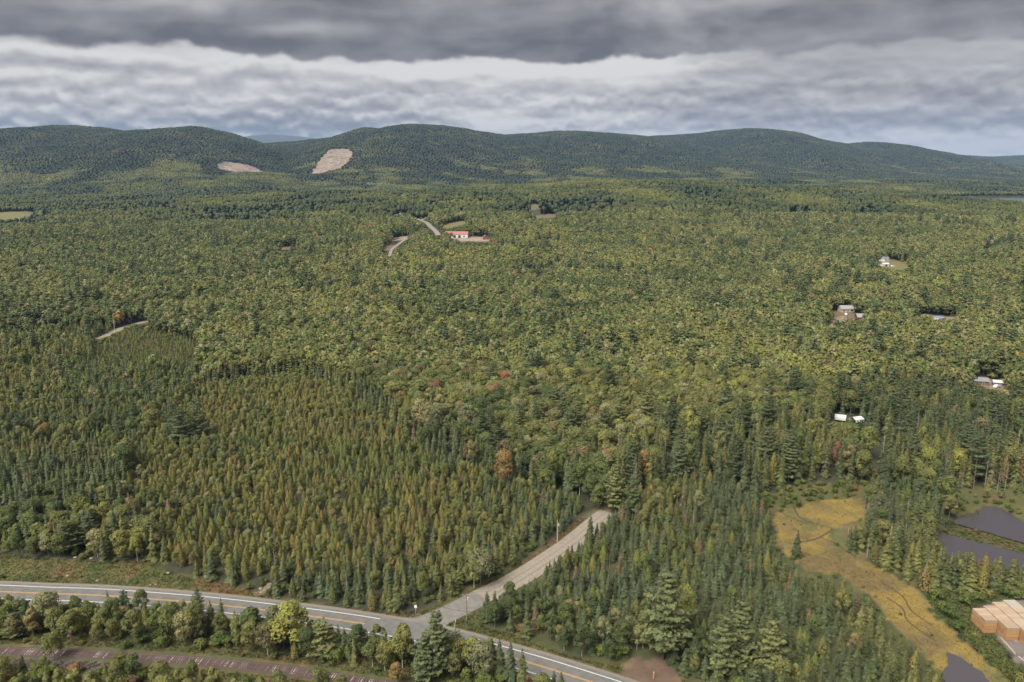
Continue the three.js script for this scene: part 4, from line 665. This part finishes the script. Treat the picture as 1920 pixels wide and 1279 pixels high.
{
  const forest = new THREE.Group(), bins = new Map(), geos = {};
  const visible = (x, z, y) => { const d = Math.hypot(x, z), el = (y + 22 - EYE) / d; for (let k = 1; k < 26; k++) { const f = 1 - k * 0.022; const q = f * d; if (q < FAR1) break; if ((ground(x * f, z * f, false) + 8 - EYE) / q > el) return false; } return true; };
  let n = 0; const lakeAt = (x, z) => Math.hypot((x - LAKE.x) / (LAKE.rx + 12), (z - LAKE.z) / (LAKE.rz + 12)) < 1;
  for (const [tileSize, from, to] of [[16, FAR1, 3000], [26, 3000, 10500]]) {
    for (let z = -from; z > -to; z -= tileSize) {
      const half = -z * 0.69 + 40;
      for (let x = -half; x < half; x += tileSize) {
        const X = x + (rp() - 0.5) * 5, Z = z + (rp() - 0.5) * 5, y = ground(X, Z);
        if (Math.hypot((X - LAKE.x) / (LAKE.rx + 20), (Z - LAKE.z) / (LAKE.rz + 20)) < 1.02) continue;
        const hgt = 12; if ([0, 4, 8, 11, 14, 18, 22].some((q) => lakeAt((X * EYE) / (EYE - q), (Z * EYE) / (EYE - q)))) continue;
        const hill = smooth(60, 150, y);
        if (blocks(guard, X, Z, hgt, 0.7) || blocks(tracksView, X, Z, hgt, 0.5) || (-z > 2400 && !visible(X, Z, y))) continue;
        const e = 0.75 * fbm2(X / 190 + 7, Z / 190, 5), con = clamp(0.36 + 0.2 * smooth(-2800, -3600, Z) + 0.30 * hill + 0.95 * e + 0.16 * smooth(0, -900, X) * smooth(-3400, -2000, Z) + 0.12 * smooth(900, 2400, X)), ci = con < 0.22 ? 0 : con < 0.48 ? 1 : 2, vi = Math.floor(rp() * 4), key = tileSize + '_' + ci + '_' + vi;  // conifer share raised on far hills to paint in their cloud shadow
        if (!bins.has(key)) bins.set(key, []);
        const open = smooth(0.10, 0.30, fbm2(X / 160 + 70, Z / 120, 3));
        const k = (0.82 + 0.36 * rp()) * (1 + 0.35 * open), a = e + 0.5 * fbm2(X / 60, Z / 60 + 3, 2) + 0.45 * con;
        const base = blend([0.088, 0.092, 0.031], [0.036, 0.049, 0.026], smooth(-0.2, 0.5, a)), sc = (0.85 + 0.3 * rp()) * (open > 0.6 ? 0.75 : 1);  // dark tint follows conifer share: cloud shade put into the hill colour
        const dx = (ground(X + 8, Z, false) - ground(X - 8, Z, false)) / 16, dz = (ground(X, Z + 8, false) - ground(X, Z - 8, false)) / 16, ro = Math.floor(rp() * 4) * Math.PI / 2, c = Math.cos(ro), s = Math.sin(ro);
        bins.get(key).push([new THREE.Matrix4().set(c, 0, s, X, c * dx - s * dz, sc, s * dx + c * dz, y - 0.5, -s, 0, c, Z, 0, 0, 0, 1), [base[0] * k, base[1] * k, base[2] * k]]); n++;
      }
    }
  }
  const c3 = new THREE.Color();
  for (const [key, list] of bins) {
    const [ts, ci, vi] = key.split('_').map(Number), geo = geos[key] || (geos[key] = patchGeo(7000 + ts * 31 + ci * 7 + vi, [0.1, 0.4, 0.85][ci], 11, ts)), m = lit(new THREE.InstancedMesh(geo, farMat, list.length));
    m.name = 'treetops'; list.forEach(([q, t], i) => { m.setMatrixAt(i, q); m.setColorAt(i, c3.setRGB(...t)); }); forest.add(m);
  }
  top(forest, 'distant_forest', 'endless far-off mixed forest covering valley and hills', 'forest', null, 'stuff');
  console.log('far patches', n);
}
// ---------------------------------------------------------------- grass and sedge
function tuft(seed, n, h, spread) {
  const r = rng(seed), L = new Leaves();
  for (let i = 0; i < n; i++) { const a = r() * 6.28, l = spread * r(), x = Math.cos(a) * l, z = Math.sin(a) * l, b = r() * 6.28, w = 0.06 + 0.07 * r(), hh = h * (0.5 + 0.7 * r()), ox = (r() - 0.5) * h * 2.4, oz = (r() - 0.5) * h * 2.4; L.tri([x - Math.cos(b) * w, 0, z - Math.sin(b) * w], [x + Math.cos(b) * w, 0, z + Math.sin(b) * w], [x + ox, hh, z + oz], [0, 1, 0], [0, 1, 0], unit([ox, 1, oz]), shade(r, 0.5, 0.2)); }
  return L.geo();
}
{
  const r = rng(4242), lists = { grass: [], sedge: [] };
  for (let i = 0; i < 230000; i++) {
    const z = -140 - r() * 145, x = (r() * 2 - 1) * (-z * 0.68 + 10);
    const bog = within(V.bog, x, z), verge = !bog && (within(V.vergeNorth, x, z) || within(V.vergeEast, x, z) || within(V.dike, x, z) || within(V.shrubs, x, z));
    const h = distTo(HIGHWAY, x, z), rl = distTo(RAIL, x, z)[0];
    if ((!bog && !verge && !(h[1] < 0 && x < 60)) || within(V.red, x, z)) continue;
    if (within(V.pondA, x, z) || within(V.pondB, x, z) || within(V.pondC, x, z) || within(V.yard, x, z) || h[0] < 6 || rl < 3 || distTo(DIRT, x, z)[0] < 4.3) continue;
    const c = groundColor(x, z), k = 0.85 + 0.45 * r();
    if (bog && r() < 0.5) continue;
    lists[bog ? 'sedge' : 'grass'].push({ x, z, h: bog ? 2.4 + 2.4 * r() : 2.2 + 3.6 * r(), w: 1.5, lean: 0, rot: r() * 6.28, c: [c[0] * k, c[1] * k, c[2] * k] });
  }
  const g1 = new THREE.Group(), g2 = new THREE.Group();
  for (let v = 0; v < 3; v++) { mass(lists.grass.filter((_, i) => i % 3 === v), tuft(11 + v, 14, 0.62, 0.75), instMat, 'tufts', g1, (t) => t.c); mass(lists.sedge.filter((_, i) => i % 3 === v), tuft(21 + v, 16, 0.42, 0.9), instMat, 'tufts', g2, (t) => t.c); }
  top(g1, 'verge_grass', 'rough green and rusty grass along the road verges', 'grass', null, 'stuff');
  top(g2, 'bog_sedge', 'golden sedge covering the open bog', 'sedge', null, 'stuff');
  console.log('tufts', lists.grass.length, lists.sedge.length);
}
// ---------------------------------------------------------------- railway
{
  const g = new THREE.Group(); top(g, 'railway_track', 'weathered single railway track running below the highway', 'railway');
  const line = spline(RAIL.filter((p) => p[0] > -160 && p[0] < -20), 0.62), tie = box(2.4, 0.2, 0.24), mats = [std([0.16, 0.115, 0.10]), std([0.24, 0.18, 0.165]), std([0.40, 0.33, 0.31]), std([0.12, 0.085, 0.072])], r = rng(88), steel = std([0.20, 0.125, 0.10], 0.6, { metalness: 0.4 });
  part(g, 'ballast_bed', ribbon(RAIL, [-2.0, -1.5, 0, 1.5, 1.9], 0.06, 5), std([0.125, 0.094, 0.084], 0.98, { map: gravelMap }));
  line.forEach((p, i) => { if (!i || i > 299) return; const a = line[i - 1], m = part(g, 'tie', tie, mats[r() < 0.14 ? 2 : r() < 0.3 ? 1 : r() < 0.5 ? 3 : 0]); m.position.set(p[0] + (r() - 0.5) * 0.1, ground(p[0], p[1]) + 0.12, p[1]); m.rotation.y = -Math.atan2(p[1] - a[1], p[0] - a[0]) + Math.PI / 2 + (r() - 0.5) * 0.08; });
  for (const s of [-1, 1]) { const shape = new THREE.Shape([new THREE.Vector2(-0.07, 0), new THREE.Vector2(0.07, 0), new THREE.Vector2(0.03, 0.05), new THREE.Vector2(0.04, 0.16), new THREE.Vector2(-0.04, 0.16), new THREE.Vector2(-0.03, 0.05)]); void shape; part(g, 'rail', mergeGeometries([ribbon(line, [s * 0.75 - 0.045, s * 0.75 + 0.045], 0.38, 2), ribbon(line, [s * 0.75 - 0.08, s * 0.75 + 0.08], 0.235, 2), railWeb(line, s * 0.75)]), steel); }
  function railWeb(l, off) { const pos = [], idx = [], uv = []; l.forEach((p, i) => { const q = shiftPoint(l, i, off), y = ground(q[0], q[1]); pos.push(q[0], y + 0.23, q[1], q[0], y + 0.38, q[1]); uv.push(0, i, 1, i); if (i) { const b = i * 2; idx.push(b - 2, b - 1, b, b, b - 1, b + 1); } }); const w = new THREE.BufferGeometry(); w.setAttribute('position', new THREE.Float32BufferAttribute(pos, 3)); w.setAttribute('uv', new THREE.Float32BufferAttribute(uv, 2)); w.setIndex(idx); w.computeVertexNormals(); return w; }
}
// ---------------------------------------------------------------- lumber yard
{
  const tones = [[0.50, 0.36, 0.24], [0.54, 0.41, 0.285], [0.46, 0.33, 0.22], [0.50, 0.43, 0.36]].map((c) => std(c, 0.85, { map: grain })), ends = [[0.50, 0.27, 0.11], [0.54, 0.31, 0.13], [0.46, 0.25, 0.115]].map((c) => std(c, 0.9, { map: grain })), batten = std([0.30, 0.21, 0.13], 0.9);
  const r = rng(515), len = 3.3, wide = 1.15, high = 0.85;
  // one bundle: courses of boards lying across the column; long sides face up and down the column
  const boards = []; for (let k = 0; k < 5; k++) for (let i = 0; i < 7; i++) boards.push(new THREE.BoxGeometry(len - 0.03, high / 5 - 0.018, wide / 7 - 0.012).translate(0, (k + 0.5) * (high / 5), (i + 0.5) * (wide / 7) - wide / 2));
  const core = mergeGeometries(boards), course = boards.slice(0, 7);
  void course;
  const AX = [0.0, -0.9998], base = [[124.9, -191.4, 5, 4], [128.4, -192.6, 9, 4], [131.9, -194.4, 12, 4], [135.4, -195.4, 13, 4]];
  base.forEach(([x0, z0, n, layers], col) => {
    for (let j = 0; j < n; j++) for (let k = 0; k < layers; k++) {
      if (col < 3 && j > 0 && j < n - 1 && k < layers - 1 && false) continue;
      const g = new THREE.Group(), zz = z0 + j * (wide + 0.02) + (r() - 0.5) * 0.03, xx = x0 + (j * 0.02) + (r() - 0.5) * 0.10;
      g.position.set(xx, ground(x0, z0) + 0.16 + k * (high + 0.09), zz);
      part(g, 'board_course', core, k === layers - 1 ? tones[Math.floor(r() * 3) + (col === 3 ? 1 : 0)] : ends[Math.floor(r() * 3)]);
      for (const s of [-1.2, 1.2]) part(g, 'batten', new THREE.BoxGeometry(0.09, 0.085, wide), batten).position.set(s, -0.047, 0);
      const colw = ['outer left', 'second', 'third', 'rear'][col], lay = ['bottom', 'lower', 'upper', 'top'][k];
      top(g, 'lumber_bundle', `${k === layers - 1 ? 'pale' : 'orange'} lumber bundle, ${lay} layer of the ${colw} stack, number ${j + 1} from its far end`, 'lumber', 'stacked lumber bundles in the yard');
    }
  });
  // timbers laid along the yard
  const beams = [[126.6, -184, 126.0, -177, 0.3], [128.8, -187.5, 129.6, -182.5, 0.28], [126.2, -176, 127.6, -168.5, 0.35], [127.2, -175.6, 129.2, -168.5, 0.35], [128.5, -176, 131, -170, 0.45], [133, -185.5, 134, -181, 0.3]];
  const L = ['long pale timber along the yard edge', 'timber lying below the outer lumber stack', 'pale skid timber in the lower yard', 'second skid timber in the lower yard', 'thick plank on the lower yard', 'timber lying before the second stack'];
  beams.forEach(([x0, z0, x1, z1, w], i) => { const l = Math.hypot(x1 - x0, z1 - z0), m = lit(new THREE.Mesh(new THREE.BoxGeometry(l, 0.22, w), tones[3])); m.position.set((x0 + x1) / 2, ground((x0 + x1) / 2, (z0 + z1) / 2) + 0.13, (z0 + z1) / 2); m.rotation.y = -Math.atan2(z1 - z0, x1 - x0); top(m, 'timber_beam', L[i], 'timber'); });
}
// ---------------------------------------------------------------- poles and signs
function pole(x, z, h, label, cross, mat) {
  const g = new THREE.Group(); g.position.set(x, ground(x, z), z);
  const m = std(mat, 0.9);
  part(g, 'shaft', stick(0.17, 0.12, [0, -0.4, 0], [0, h, 0], 8), m);
  if (cross) { part(g, 'crossarm', box(2.2, 0.13, 0.12, 0, h - 0.5, 0.13), m); for (const s of [-0.95, 0, 0.95]) part(g, 'insulator', new THREE.CylinderGeometry(0.05, 0.07, 0.2, 6).translate(s, h - 0.33, 0.13), std([0.5, 0.48, 0.45], 0.4)); }
  part(g, 'transformer', new THREE.CylinderGeometry(0.24, 0.24, 0.75, 10).translate(0.38, h - 1.6, 0), std([0.42, 0.42, 0.41], 0.6));
  top(g, 'utility_pole', label, 'pole');
}
pole(14.6, -235.9, 7.6, 'pale utility pole beside the dirt road', false, [0.42, 0.36, 0.29]);
pole(-12.1, -191, 8.0, 'brown utility pole at the junction', true, [0.24, 0.185, 0.14]);
pole(-282.2, -553, 9.5, 'pale pole beside the forest track at left', false, [0.5, 0.46, 0.38]);
pole(271.4, -408, 9, 'white pole near the house at the right edge', false, [0.7, 0.68, 0.62]);
{
  const g = new THREE.Group(); g.position.set(-26.1, ground(-26.1, -194.3), -194.3); part(g, 'post', box(0.1, 2.3, 0.1, 0, 1.15, 0), std([0.4, 0.37, 0.33])); part(g, 'sign_plate', box(0.75, 0.85, 0.04, 0, 2.2, 0.08), std([0.72, 0.72, 0.70], 0.6)); top(g, 'road_sign', 'small white roadside sign left of the junction', 'sign');
  const s = new THREE.Group(); s.position.set(-18.2, ground(-18.2, -184.6) , -180.9); s.position.y = ground(-14.9, -187.3); s.position.set(-15.2, ground(-15.2, -186.9), -186.9); part(s, 'stake', stick(0.07, 0.06, [0, -0.1, 0], [0.5, 2.6, -0.3], 6), std([0.55, 0.42, 0.28])); part(s, 'ribbon_tie', box(0.18, 0.22, 0.16, 0.42, 2.2, -0.25), std([0.75, 0.45, 0.15])); top(s, 'survey_stake', 'leaning wooden stake in the grass below the junction pole', 'stake');
  const o = new THREE.Group(); o.position.set(33.6, ground(33.6, -166.6), -166.6); part(o, 'post', box(0.16, 1.5, 0.16, 0, 0.75, 0), std([0.75, 0.32, 0.04])); part(o, 'cap', box(0.22, 0.25, 0.22, 0, 1.6, 0), std([0.8, 0.4, 0.06])); top(o, 'marker_post', 'orange marker post on the reddish bank', 'post');
}
// ---------------------------------------------------------------- buildings
const M = { white: std([0.60, 0.58, 0.55], 0.8), redRoof: std([0.36, 0.135, 0.125], 0.75), greyRoof: std([0.27, 0.265, 0.255], 0.8), dark: std([0.03, 0.03, 0.032], 0.4), glass: std([0.05, 0.06, 0.07], 0.15), maroon: std([0.16, 0.045, 0.035], 0.8), brown: std([0.17, 0.10, 0.065], 0.85), tan: std([0.42, 0.34, 0.25], 0.85), trim: std([0.50, 0.48, 0.45], 0.8), slate: std([0.20, 0.20, 0.215], 0.8) };
function house(name, label, x, z, turn, o) {
  const g = new THREE.Group(), { w, d, h, rise, wall, roof, openings = [], ridge = 'x' } = o; g.position.set(x, ground(x, z) + 0.05, z); g.rotation.y = turn; g.scale.setScalar(o.k || 0.85);
  const W = ridge === 'x' ? d : w, Ln = ridge === 'x' ? w : d, sh = new THREE.Shape([[-W / 2, 0], [W / 2, 0], [W / 2, h], [0, h + rise], [-W / 2, h]].map((p) => new THREE.Vector2(...p)));
  const body = new THREE.ExtrudeGeometry(sh, { depth: Ln, bevelEnabled: false }).translate(0, 0, -Ln / 2); if (ridge === 'x') body.rotateY(Math.PI / 2);
  part(g, 'wall', body, wall);
  const sl = Math.hypot(W / 2, rise) + 0.5, an = Math.atan2(rise, W / 2);
  for (const s of [-1, 1]) { const p = new THREE.BoxGeometry(sl, 0.16, Ln + 0.9); p.translate(sl / 2, 0.1, 0); p.rotateZ(-an); if (s < 0) p.rotateY(Math.PI); p.translate(0, h + rise, 0); if (ridge === 'x') p.rotateY(Math.PI / 2); part(g, 'roof_slope', p, roof); }
  part(g, 'foundation', box(w + 0.1, 1.2, d + 0.1, 0, -0.5, 0), M.slate);
  for (const [kind, side, u, y, ow, oh] of openings) {
    const q = new THREE.Group(); void q;
    const f = part(g, kind, box(ow + 0.24, oh + 0.24, 0.12), M.trim), p = part(f, kind === 'window' ? 'pane' : 'panel', box(ow, oh, 0.05, 0, 0, 0.065), kind === 'window' ? M.glass : kind === 'garage_door' ? M.dark : M.brown); void p;
    if (side === 'front') f.position.set(u, y, d / 2 + 0.06); else { f.position.set((side === 'right' ? 1 : -1) * (w / 2 + 0.06), y, u); f.rotation.y = side === 'right' ? Math.PI / 2 : -Math.PI / 2; }
  }
  if (o.chimney) part(g, 'chimney', box(0.8, 2.2, 0.8, w * 0.2, h + rise + 0.2, 0), M.maroon);
  return top(g, name, label, 'building');
}
house('long_barn', 'long white building with red roof and dark bays in the clearing', -76, -1103, -0.06, { k: 1, w: 31, d: 11, h: 5.2, rise: 3.0, wall: M.white, roof: M.redRoof, openings: [['garage_door', 'front', -9, 1.9, 3.2, 3.5], ['garage_door', 'front', -2.5, 1.9, 3.2, 3.5], ['garage_door', 'front', 4.2, 1.9, 3.4, 3.5], ['window', 'front', 10.5, 2.3, 2, 1.8], ['window', 'front', -13.4, 2.4, 1.2, 1.5], ['window', 'right', 0, 6.0, 2.2, 1.6], ['door', 'right', 2.5, 1.3, 1.2, 2.2]] });
house('farm_house', 'small dark red gabled house right of the long white building', -36, -1089, 0.12, { w: 8.5, d: 9, h: 3.4, rise: 3.4, ridge: 'z', wall: M.maroon, roof: M.redRoof, openings: [['door', 'front', 0.2, 1.4, 1.4, 2.3], ['window', 'front', 2.6, 1.9, 1.7, 1.8], ['window', 'front', -2.5, 1.9, 1.5, 1.6]] });
house('storage_shed', 'tiny white shed beyond the small gabled house', -25, -1082, 0, { w: 4, d: 4, h: 2.4, rise: 1.2, wall: M.white, roof: M.slate, openings: [['door', 'front', 0, 1.1, 1.2, 2]] });
house('cabin', 'upper grey roofed house of the pair in the forest at right', 275, -645, 0.05, { w: 13, d: 8.5, h: 3.2, rise: 2.8, wall: M.tan, roof: M.greyRoof, chimney: true, openings: [['window', 'front', -4, 1.8, 1.6, 1.3], ['door', 'front', 0, 1.2, 1.1, 2.1], ['window', 'front', 3.8, 1.8, 2.2, 1.4]] });
house('cabin', 'lower dark red house of the pair in the forest at right', 272, -606, -0.04, { w: 12, d: 7.5, h: 3.0, rise: 2.6, wall: M.maroon, roof: M.greyRoof, openings: [['window', 'front', -3.4, 1.7, 1.5, 1.2], ['door', 'front', 0.4, 1.15, 1.1, 2.1], ['window', 'front', 4.0, 1.7, 1.5, 1.2]] });
house('hill_house', 'white and grey house beside the golden lawn at far right', 436.5, -932, 0.5, { w: 10, d: 9, h: 4.8, rise: 3.4, ridge: 'z', wall: M.white, roof: M.slate, openings: [['window', 'front', -2.5, 3.2, 1.5, 1.5], ['window', 'front', 2.5, 3.2, 1.5, 1.5], ['door', 'front', 0, 1.2, 1.2, 2.1]] });
house('garage', 'low white garage in front of the hill house', 422.5, -899, 0.2, { w: 9, d: 6, h: 2.8, rise: 1.6, wall: M.white, roof: M.trim, openings: [['garage_door', 'front', 0, 1.3, 3, 2.2]] });
house('brown_house', 'low brown house with pale roof near the right edge', 256.5, -421, -0.25, { w: 9, d: 7, h: 2.8, rise: 1.6, wall: M.brown, roof: M.slate, openings: [['window', 'front', -2.2, 1.6, 1.4, 1.1], ['door', 'front', 1.2, 1.15, 1.1, 2.1]] });
house('yard_shed', 'grey shed right of the low brown house', 265, -419, -0.3, { w: 5, d: 4, h: 2.2, rise: 1.1, wall: M.slate, roof: M.trim, openings: [['door', 'front', 0, 1.05, 1.2, 1.9]] });
house('pink_house', 'pinkish low house at the bare patch left of the farm road', -216, -1085, 0.1, { w: 9, d: 7, h: 3, rise: 2, wall: M.tan, roof: M.trim, openings: [['window', 'front', -2, 1.7, 1.4, 1.2], ['door', 'front', 1.4, 1.15, 1.1, 2.1]] });
house('valley_house', 'small pale house beside the field in the left valley', -985, -1665, 0, { w: 13, d: 9, h: 4, rise: 3, wall: M.white, roof: M.trim, openings: [['window', 'front', -3, 2.2, 1.6, 1.5], ['door', 'front', 1, 1.2, 1.2, 2.2]] });
// canopy tents, camper, pool, cars
function tent(x, z, turn, label) {
  const g = new THREE.Group(); g.position.set(x, ground(x, z), z); g.rotation.y = turn; const m = std([0.62, 0.61, 0.58], 0.7);
  for (const s of [-1, 1]) part(g, 'roof_panel', new THREE.BoxGeometry(2.4, 0.06, 5.0).translate(1.15, 0, 0).rotateZ(-0.38).rotateY(s < 0 ? Math.PI : 0).translate(0, 3.2, 0), m);
  for (const sx of [-1, 1]) for (const sz of [-1, 0, 1]) part(g, 'leg', new THREE.CylinderGeometry(0.05, 0.05, 2.5, 6).translate(sx * 2.1, 1.25, sz * 2.35), M.slate);
  for (const sx of [-1, 1]) part(g, 'side_curtain', box(0.04, 1.2, 4.8, sx * 2.16, 1.7, 0), m);
  top(g, 'canopy_tent', label, 'tent');
}
tent(154.6, -357.5, 1.15, 'white canopy tent, left of the two in the forest'); tent(161, -354.6, 1.9, 'white canopy tent, right of the two in the forest');
{
  const g = new THREE.Group(); g.position.set(-317, ground(-317, -629), -629); part(g, 'body', box(7, 2.5, 2.4, 0, 1.75, 0), M.white); part(g, 'roof', box(7.1, 0.12, 2.5, 0, 3.07, 0), M.trim); for (const s of [-2, 0.2, 2.2]) part(g, 'window', box(1, 0.7, 0.05, s, 2.1, 1.22), M.glass); for (const s of [-0.6, 0.5]) part(g, 'wheel', new THREE.CylinderGeometry(0.36, 0.36, 0.25, 12).rotateX(Math.PI / 2).translate(s, 0.36, 1.1), M.dark); part(g, 'hitch', box(1.4, 0.1, 0.2, -4.1, 0.6, 0), M.slate); top(g, 'camper_trailer', 'white camper trailer among trees above the forest track', 'trailer');
  const p = new THREE.Group(); p.position.set(332, ground(332, -608), -608); p.rotation.y = 0.1; part(p, 'pool_wall', new THREE.CylinderGeometry(3.6, 3.6, 1.2, 28, 1, true).scale(1.25, 1, 0.8).translate(0, 0.6, 0), M.white); part(p, 'rim', new THREE.TorusGeometry(3.6, 0.14, 6, 32).rotateX(Math.PI / 2).scale(1.25, 1, 0.8).translate(0, 1.22, 0), M.trim); part(p, 'blue_cover', new THREE.CylinderGeometry(3.55, 3.55, 0.05, 28).scale(1.25, 1, 0.8).translate(0, 1.12, 0), std([0.06, 0.24, 0.62], 0.5)); top(p, 'swimming_pool', 'round pool with bright blue cover in a sandy yard', 'pool');
  const car = (x, z, turn, c, label) => { const q = new THREE.Group(); q.position.set(x, ground(x, z) + 0.05, z); q.rotation.y = turn; const sh = new THREE.Shape([[-2.2, 0.35], [2.2, 0.35], [2.25, 0.8], [1.3, 0.95], [0.7, 1.45], [-1.2, 1.48], [-1.9, 0.98], [-2.25, 0.9]].map((v) => new THREE.Vector2(...v))); part(q, 'body', new THREE.ExtrudeGeometry(sh, { depth: 1.6, bevelEnabled: true, bevelSize: 0.06, bevelThickness: 0.06, bevelSegments: 1 }).translate(0, 0, -0.8), std(c, 0.35)); part(q, 'windshield', box(0.05, 0.5, 1.4).rotateZ(0.8).translate(1.02, 1.24, 0), M.glass); part(q, 'side_window', box(1.7, 0.35, 0.04, -0.3, 1.22, 0.87), M.glass); for (const sx of [-1.35, 1.4]) for (const sz of [-0.8, 0.8]) part(q, 'wheel', new THREE.CylinderGeometry(0.34, 0.34, 0.22, 12).rotateX(Math.PI / 2).translate(sx, 0.32, sz), M.dark); top(q, 'parked_car', label, 'car'); };
  car(281.5, -600, 0.3, [0.75, 0.75, 0.74], 'white car parked right of the lower dark red house'); car(268, -628, 1.2, [0.7, 0.7, 0.7], 'white car below the upper grey roofed house'); car(262, -414, 0.5, [0.75, 0.74, 0.72], 'white car beside the low brown house'); car(429, -893, 0.2, [0.75, 0.75, 0.75], 'white car by the hill house lawn');
}
// cutover slopes: bare soil with slash, rows of debris and stumps
for (const [key, label] of [['cutoverWest', 'wide low cutover of bare pinkish soil on the left hill'], ['cutoverEast', 'tall pale cutover of bare soil below the central mountain']]) {
  const B = CLEAR[key].p, r = rng(key.length * 31), st = 7, pos = [], col = [], idx = [], at = new Map(), g = new THREE.Group();
  const vert = (i, j) => { const id = i + '_' + j; if (!at.has(id)) { const x = B.b[0] + i * st, z = B.b[2] + j * st; at.set(id, pos.length / 3); pos.push(x, ground(x, z) + 1.6, z); const a = fbm2(x / 40, z / 60, 4), b = fbm2(x / 14 + 3, z / 14, 3); let c = blend([0.25, 0.178, 0.132], [0.19, 0.15, 0.12], smooth(-0.15, 0.3, a)); c = blend(c, [0.37, 0.30, 0.235], smooth(0.1, 0.35, b + 0.4 * fbm2(x / 90, z / 18, 2))); c = blend(c, [0.075, 0.078, 0.036], smooth(0.18, 0.36, fbm2(x / 34 + 9, z / 16, 3) + 0.3 * b)); col.push(...c); } return at.get(id); };
  for (let i = 0; B.b[0] + i * st < B.b[1]; i++) for (let j = 0; B.b[2] + j * st < B.b[3]; j++) { const x = B.b[0] + (i + 0.5) * st, z = B.b[2] + (j + 0.5) * st; if (!within(B, x + 26 * fbm2(x / 30, z / 30, 3), z + 40 * fbm2(x / 30 + 5, z / 30, 3))) continue; const a = vert(i, j), b = vert(i + 1, j), c = vert(i, j + 1), d = vert(i + 1, j + 1); idx.push(a, c, b, b, c, d); }
  const m = new THREE.BufferGeometry(); m.setAttribute('position', new THREE.Float32BufferAttribute(pos, 3)); m.setAttribute('color', new THREE.Float32BufferAttribute(col, 3)); m.setIndex(idx); m.computeVertexNormals();
  part(g, 'soil', m, std([1, 1, 1], 0.97, { vertexColors: true }));
  const list = []; for (let i = 0; i < 2600; i++) { const x = mix(B.b[0], B.b[1], r()), z = mix(B.b[2], B.b[3], r()); if (!within(B, x, z) || fbm2(x / 60 + 40, z / 20, 3) < 0.02 * (r() < 0.5 ? 1 : 4)) continue; list.push({ x, z, y: ground(x, z) + 1.3, h: 4 + 8 * r(), w: 1.6, lean: 0, rot: r() * 6.28, c: r() < 0.45 ? [0.30, 0.24, 0.19] : r() < 0.6 ? [0.10, 0.085, 0.06] : [0.07, 0.08, 0.03] }); }
  mass(list, tuft(71, 18, 2.6, 2.6), instMat, 'slash', g, (t) => [t.c[0] * 0.6, t.c[1] * 0.6, t.c[2] * 0.6]);
  top(g, 'cutover', label, 'clearing', null, 'structure');
}
// stones lying on the verge and a bare gully
{
  const r = rng(61), sp = [[-133, -222], [-128, -221.5], [-131, -213.5], [-121, -211], [-104.5, -208.8], [-103, -208.9], [-101.5, -214], [-90, -212.4], [-71.2, -204.6], [-70.5, -205.8], [-72, -206.6], [-69.6, -206.9]], mats = [std([0.27, 0.215, 0.165]), std([0.22, 0.175, 0.14])];
  sp.forEach(([x, z], i) => { const g = new THREE.IcosahedronGeometry(0.28 + 0.25 * r(), 1), P = g.attributes.position; for (let k = 0; k < P.count; k++) { const m = 1 + 0.5 * noise3(P.getX(k) * 1.3 + i * 5, P.getY(k) * 1.3, P.getZ(k) * 1.3); P.setXYZ(k, P.getX(k) * m * 1.25, P.getY(k) * m * 0.7, P.getZ(k) * m); } g.computeVertexNormals(); const m = lit(new THREE.Mesh(g, mats[i % 2])); m.position.set(x, ground(x, z) + 0.2, z); top(m, 'boulder', `pale tan boulder on the grassy left verge, ${['first', 'second', 'third', 'fourth', 'fifth', 'sixth', 'seventh', 'eighth', 'ninth', 'tenth', 'eleventh', 'twelfth'][i]} along the highway`, 'boulder', 'stones on the verge'); });
  const gl = lit(new THREE.Mesh(ribbon(spline([[-73, -203.6], [-71.4, -205], [-70.6, -207], [-70.2, -209.5]], 0.8), (run) => span(-1.5 + run * 0.12, 1.3 - run * 0.1, 4), 0.05, 4), std([0.27, 0.20, 0.135], 0.97, { map: gravelMap }))); top(gl, 'gully', 'pale sandy gully cutting through the verge above the highway', 'gully', null, 'structure');
}
renderer.render(scene, camera);
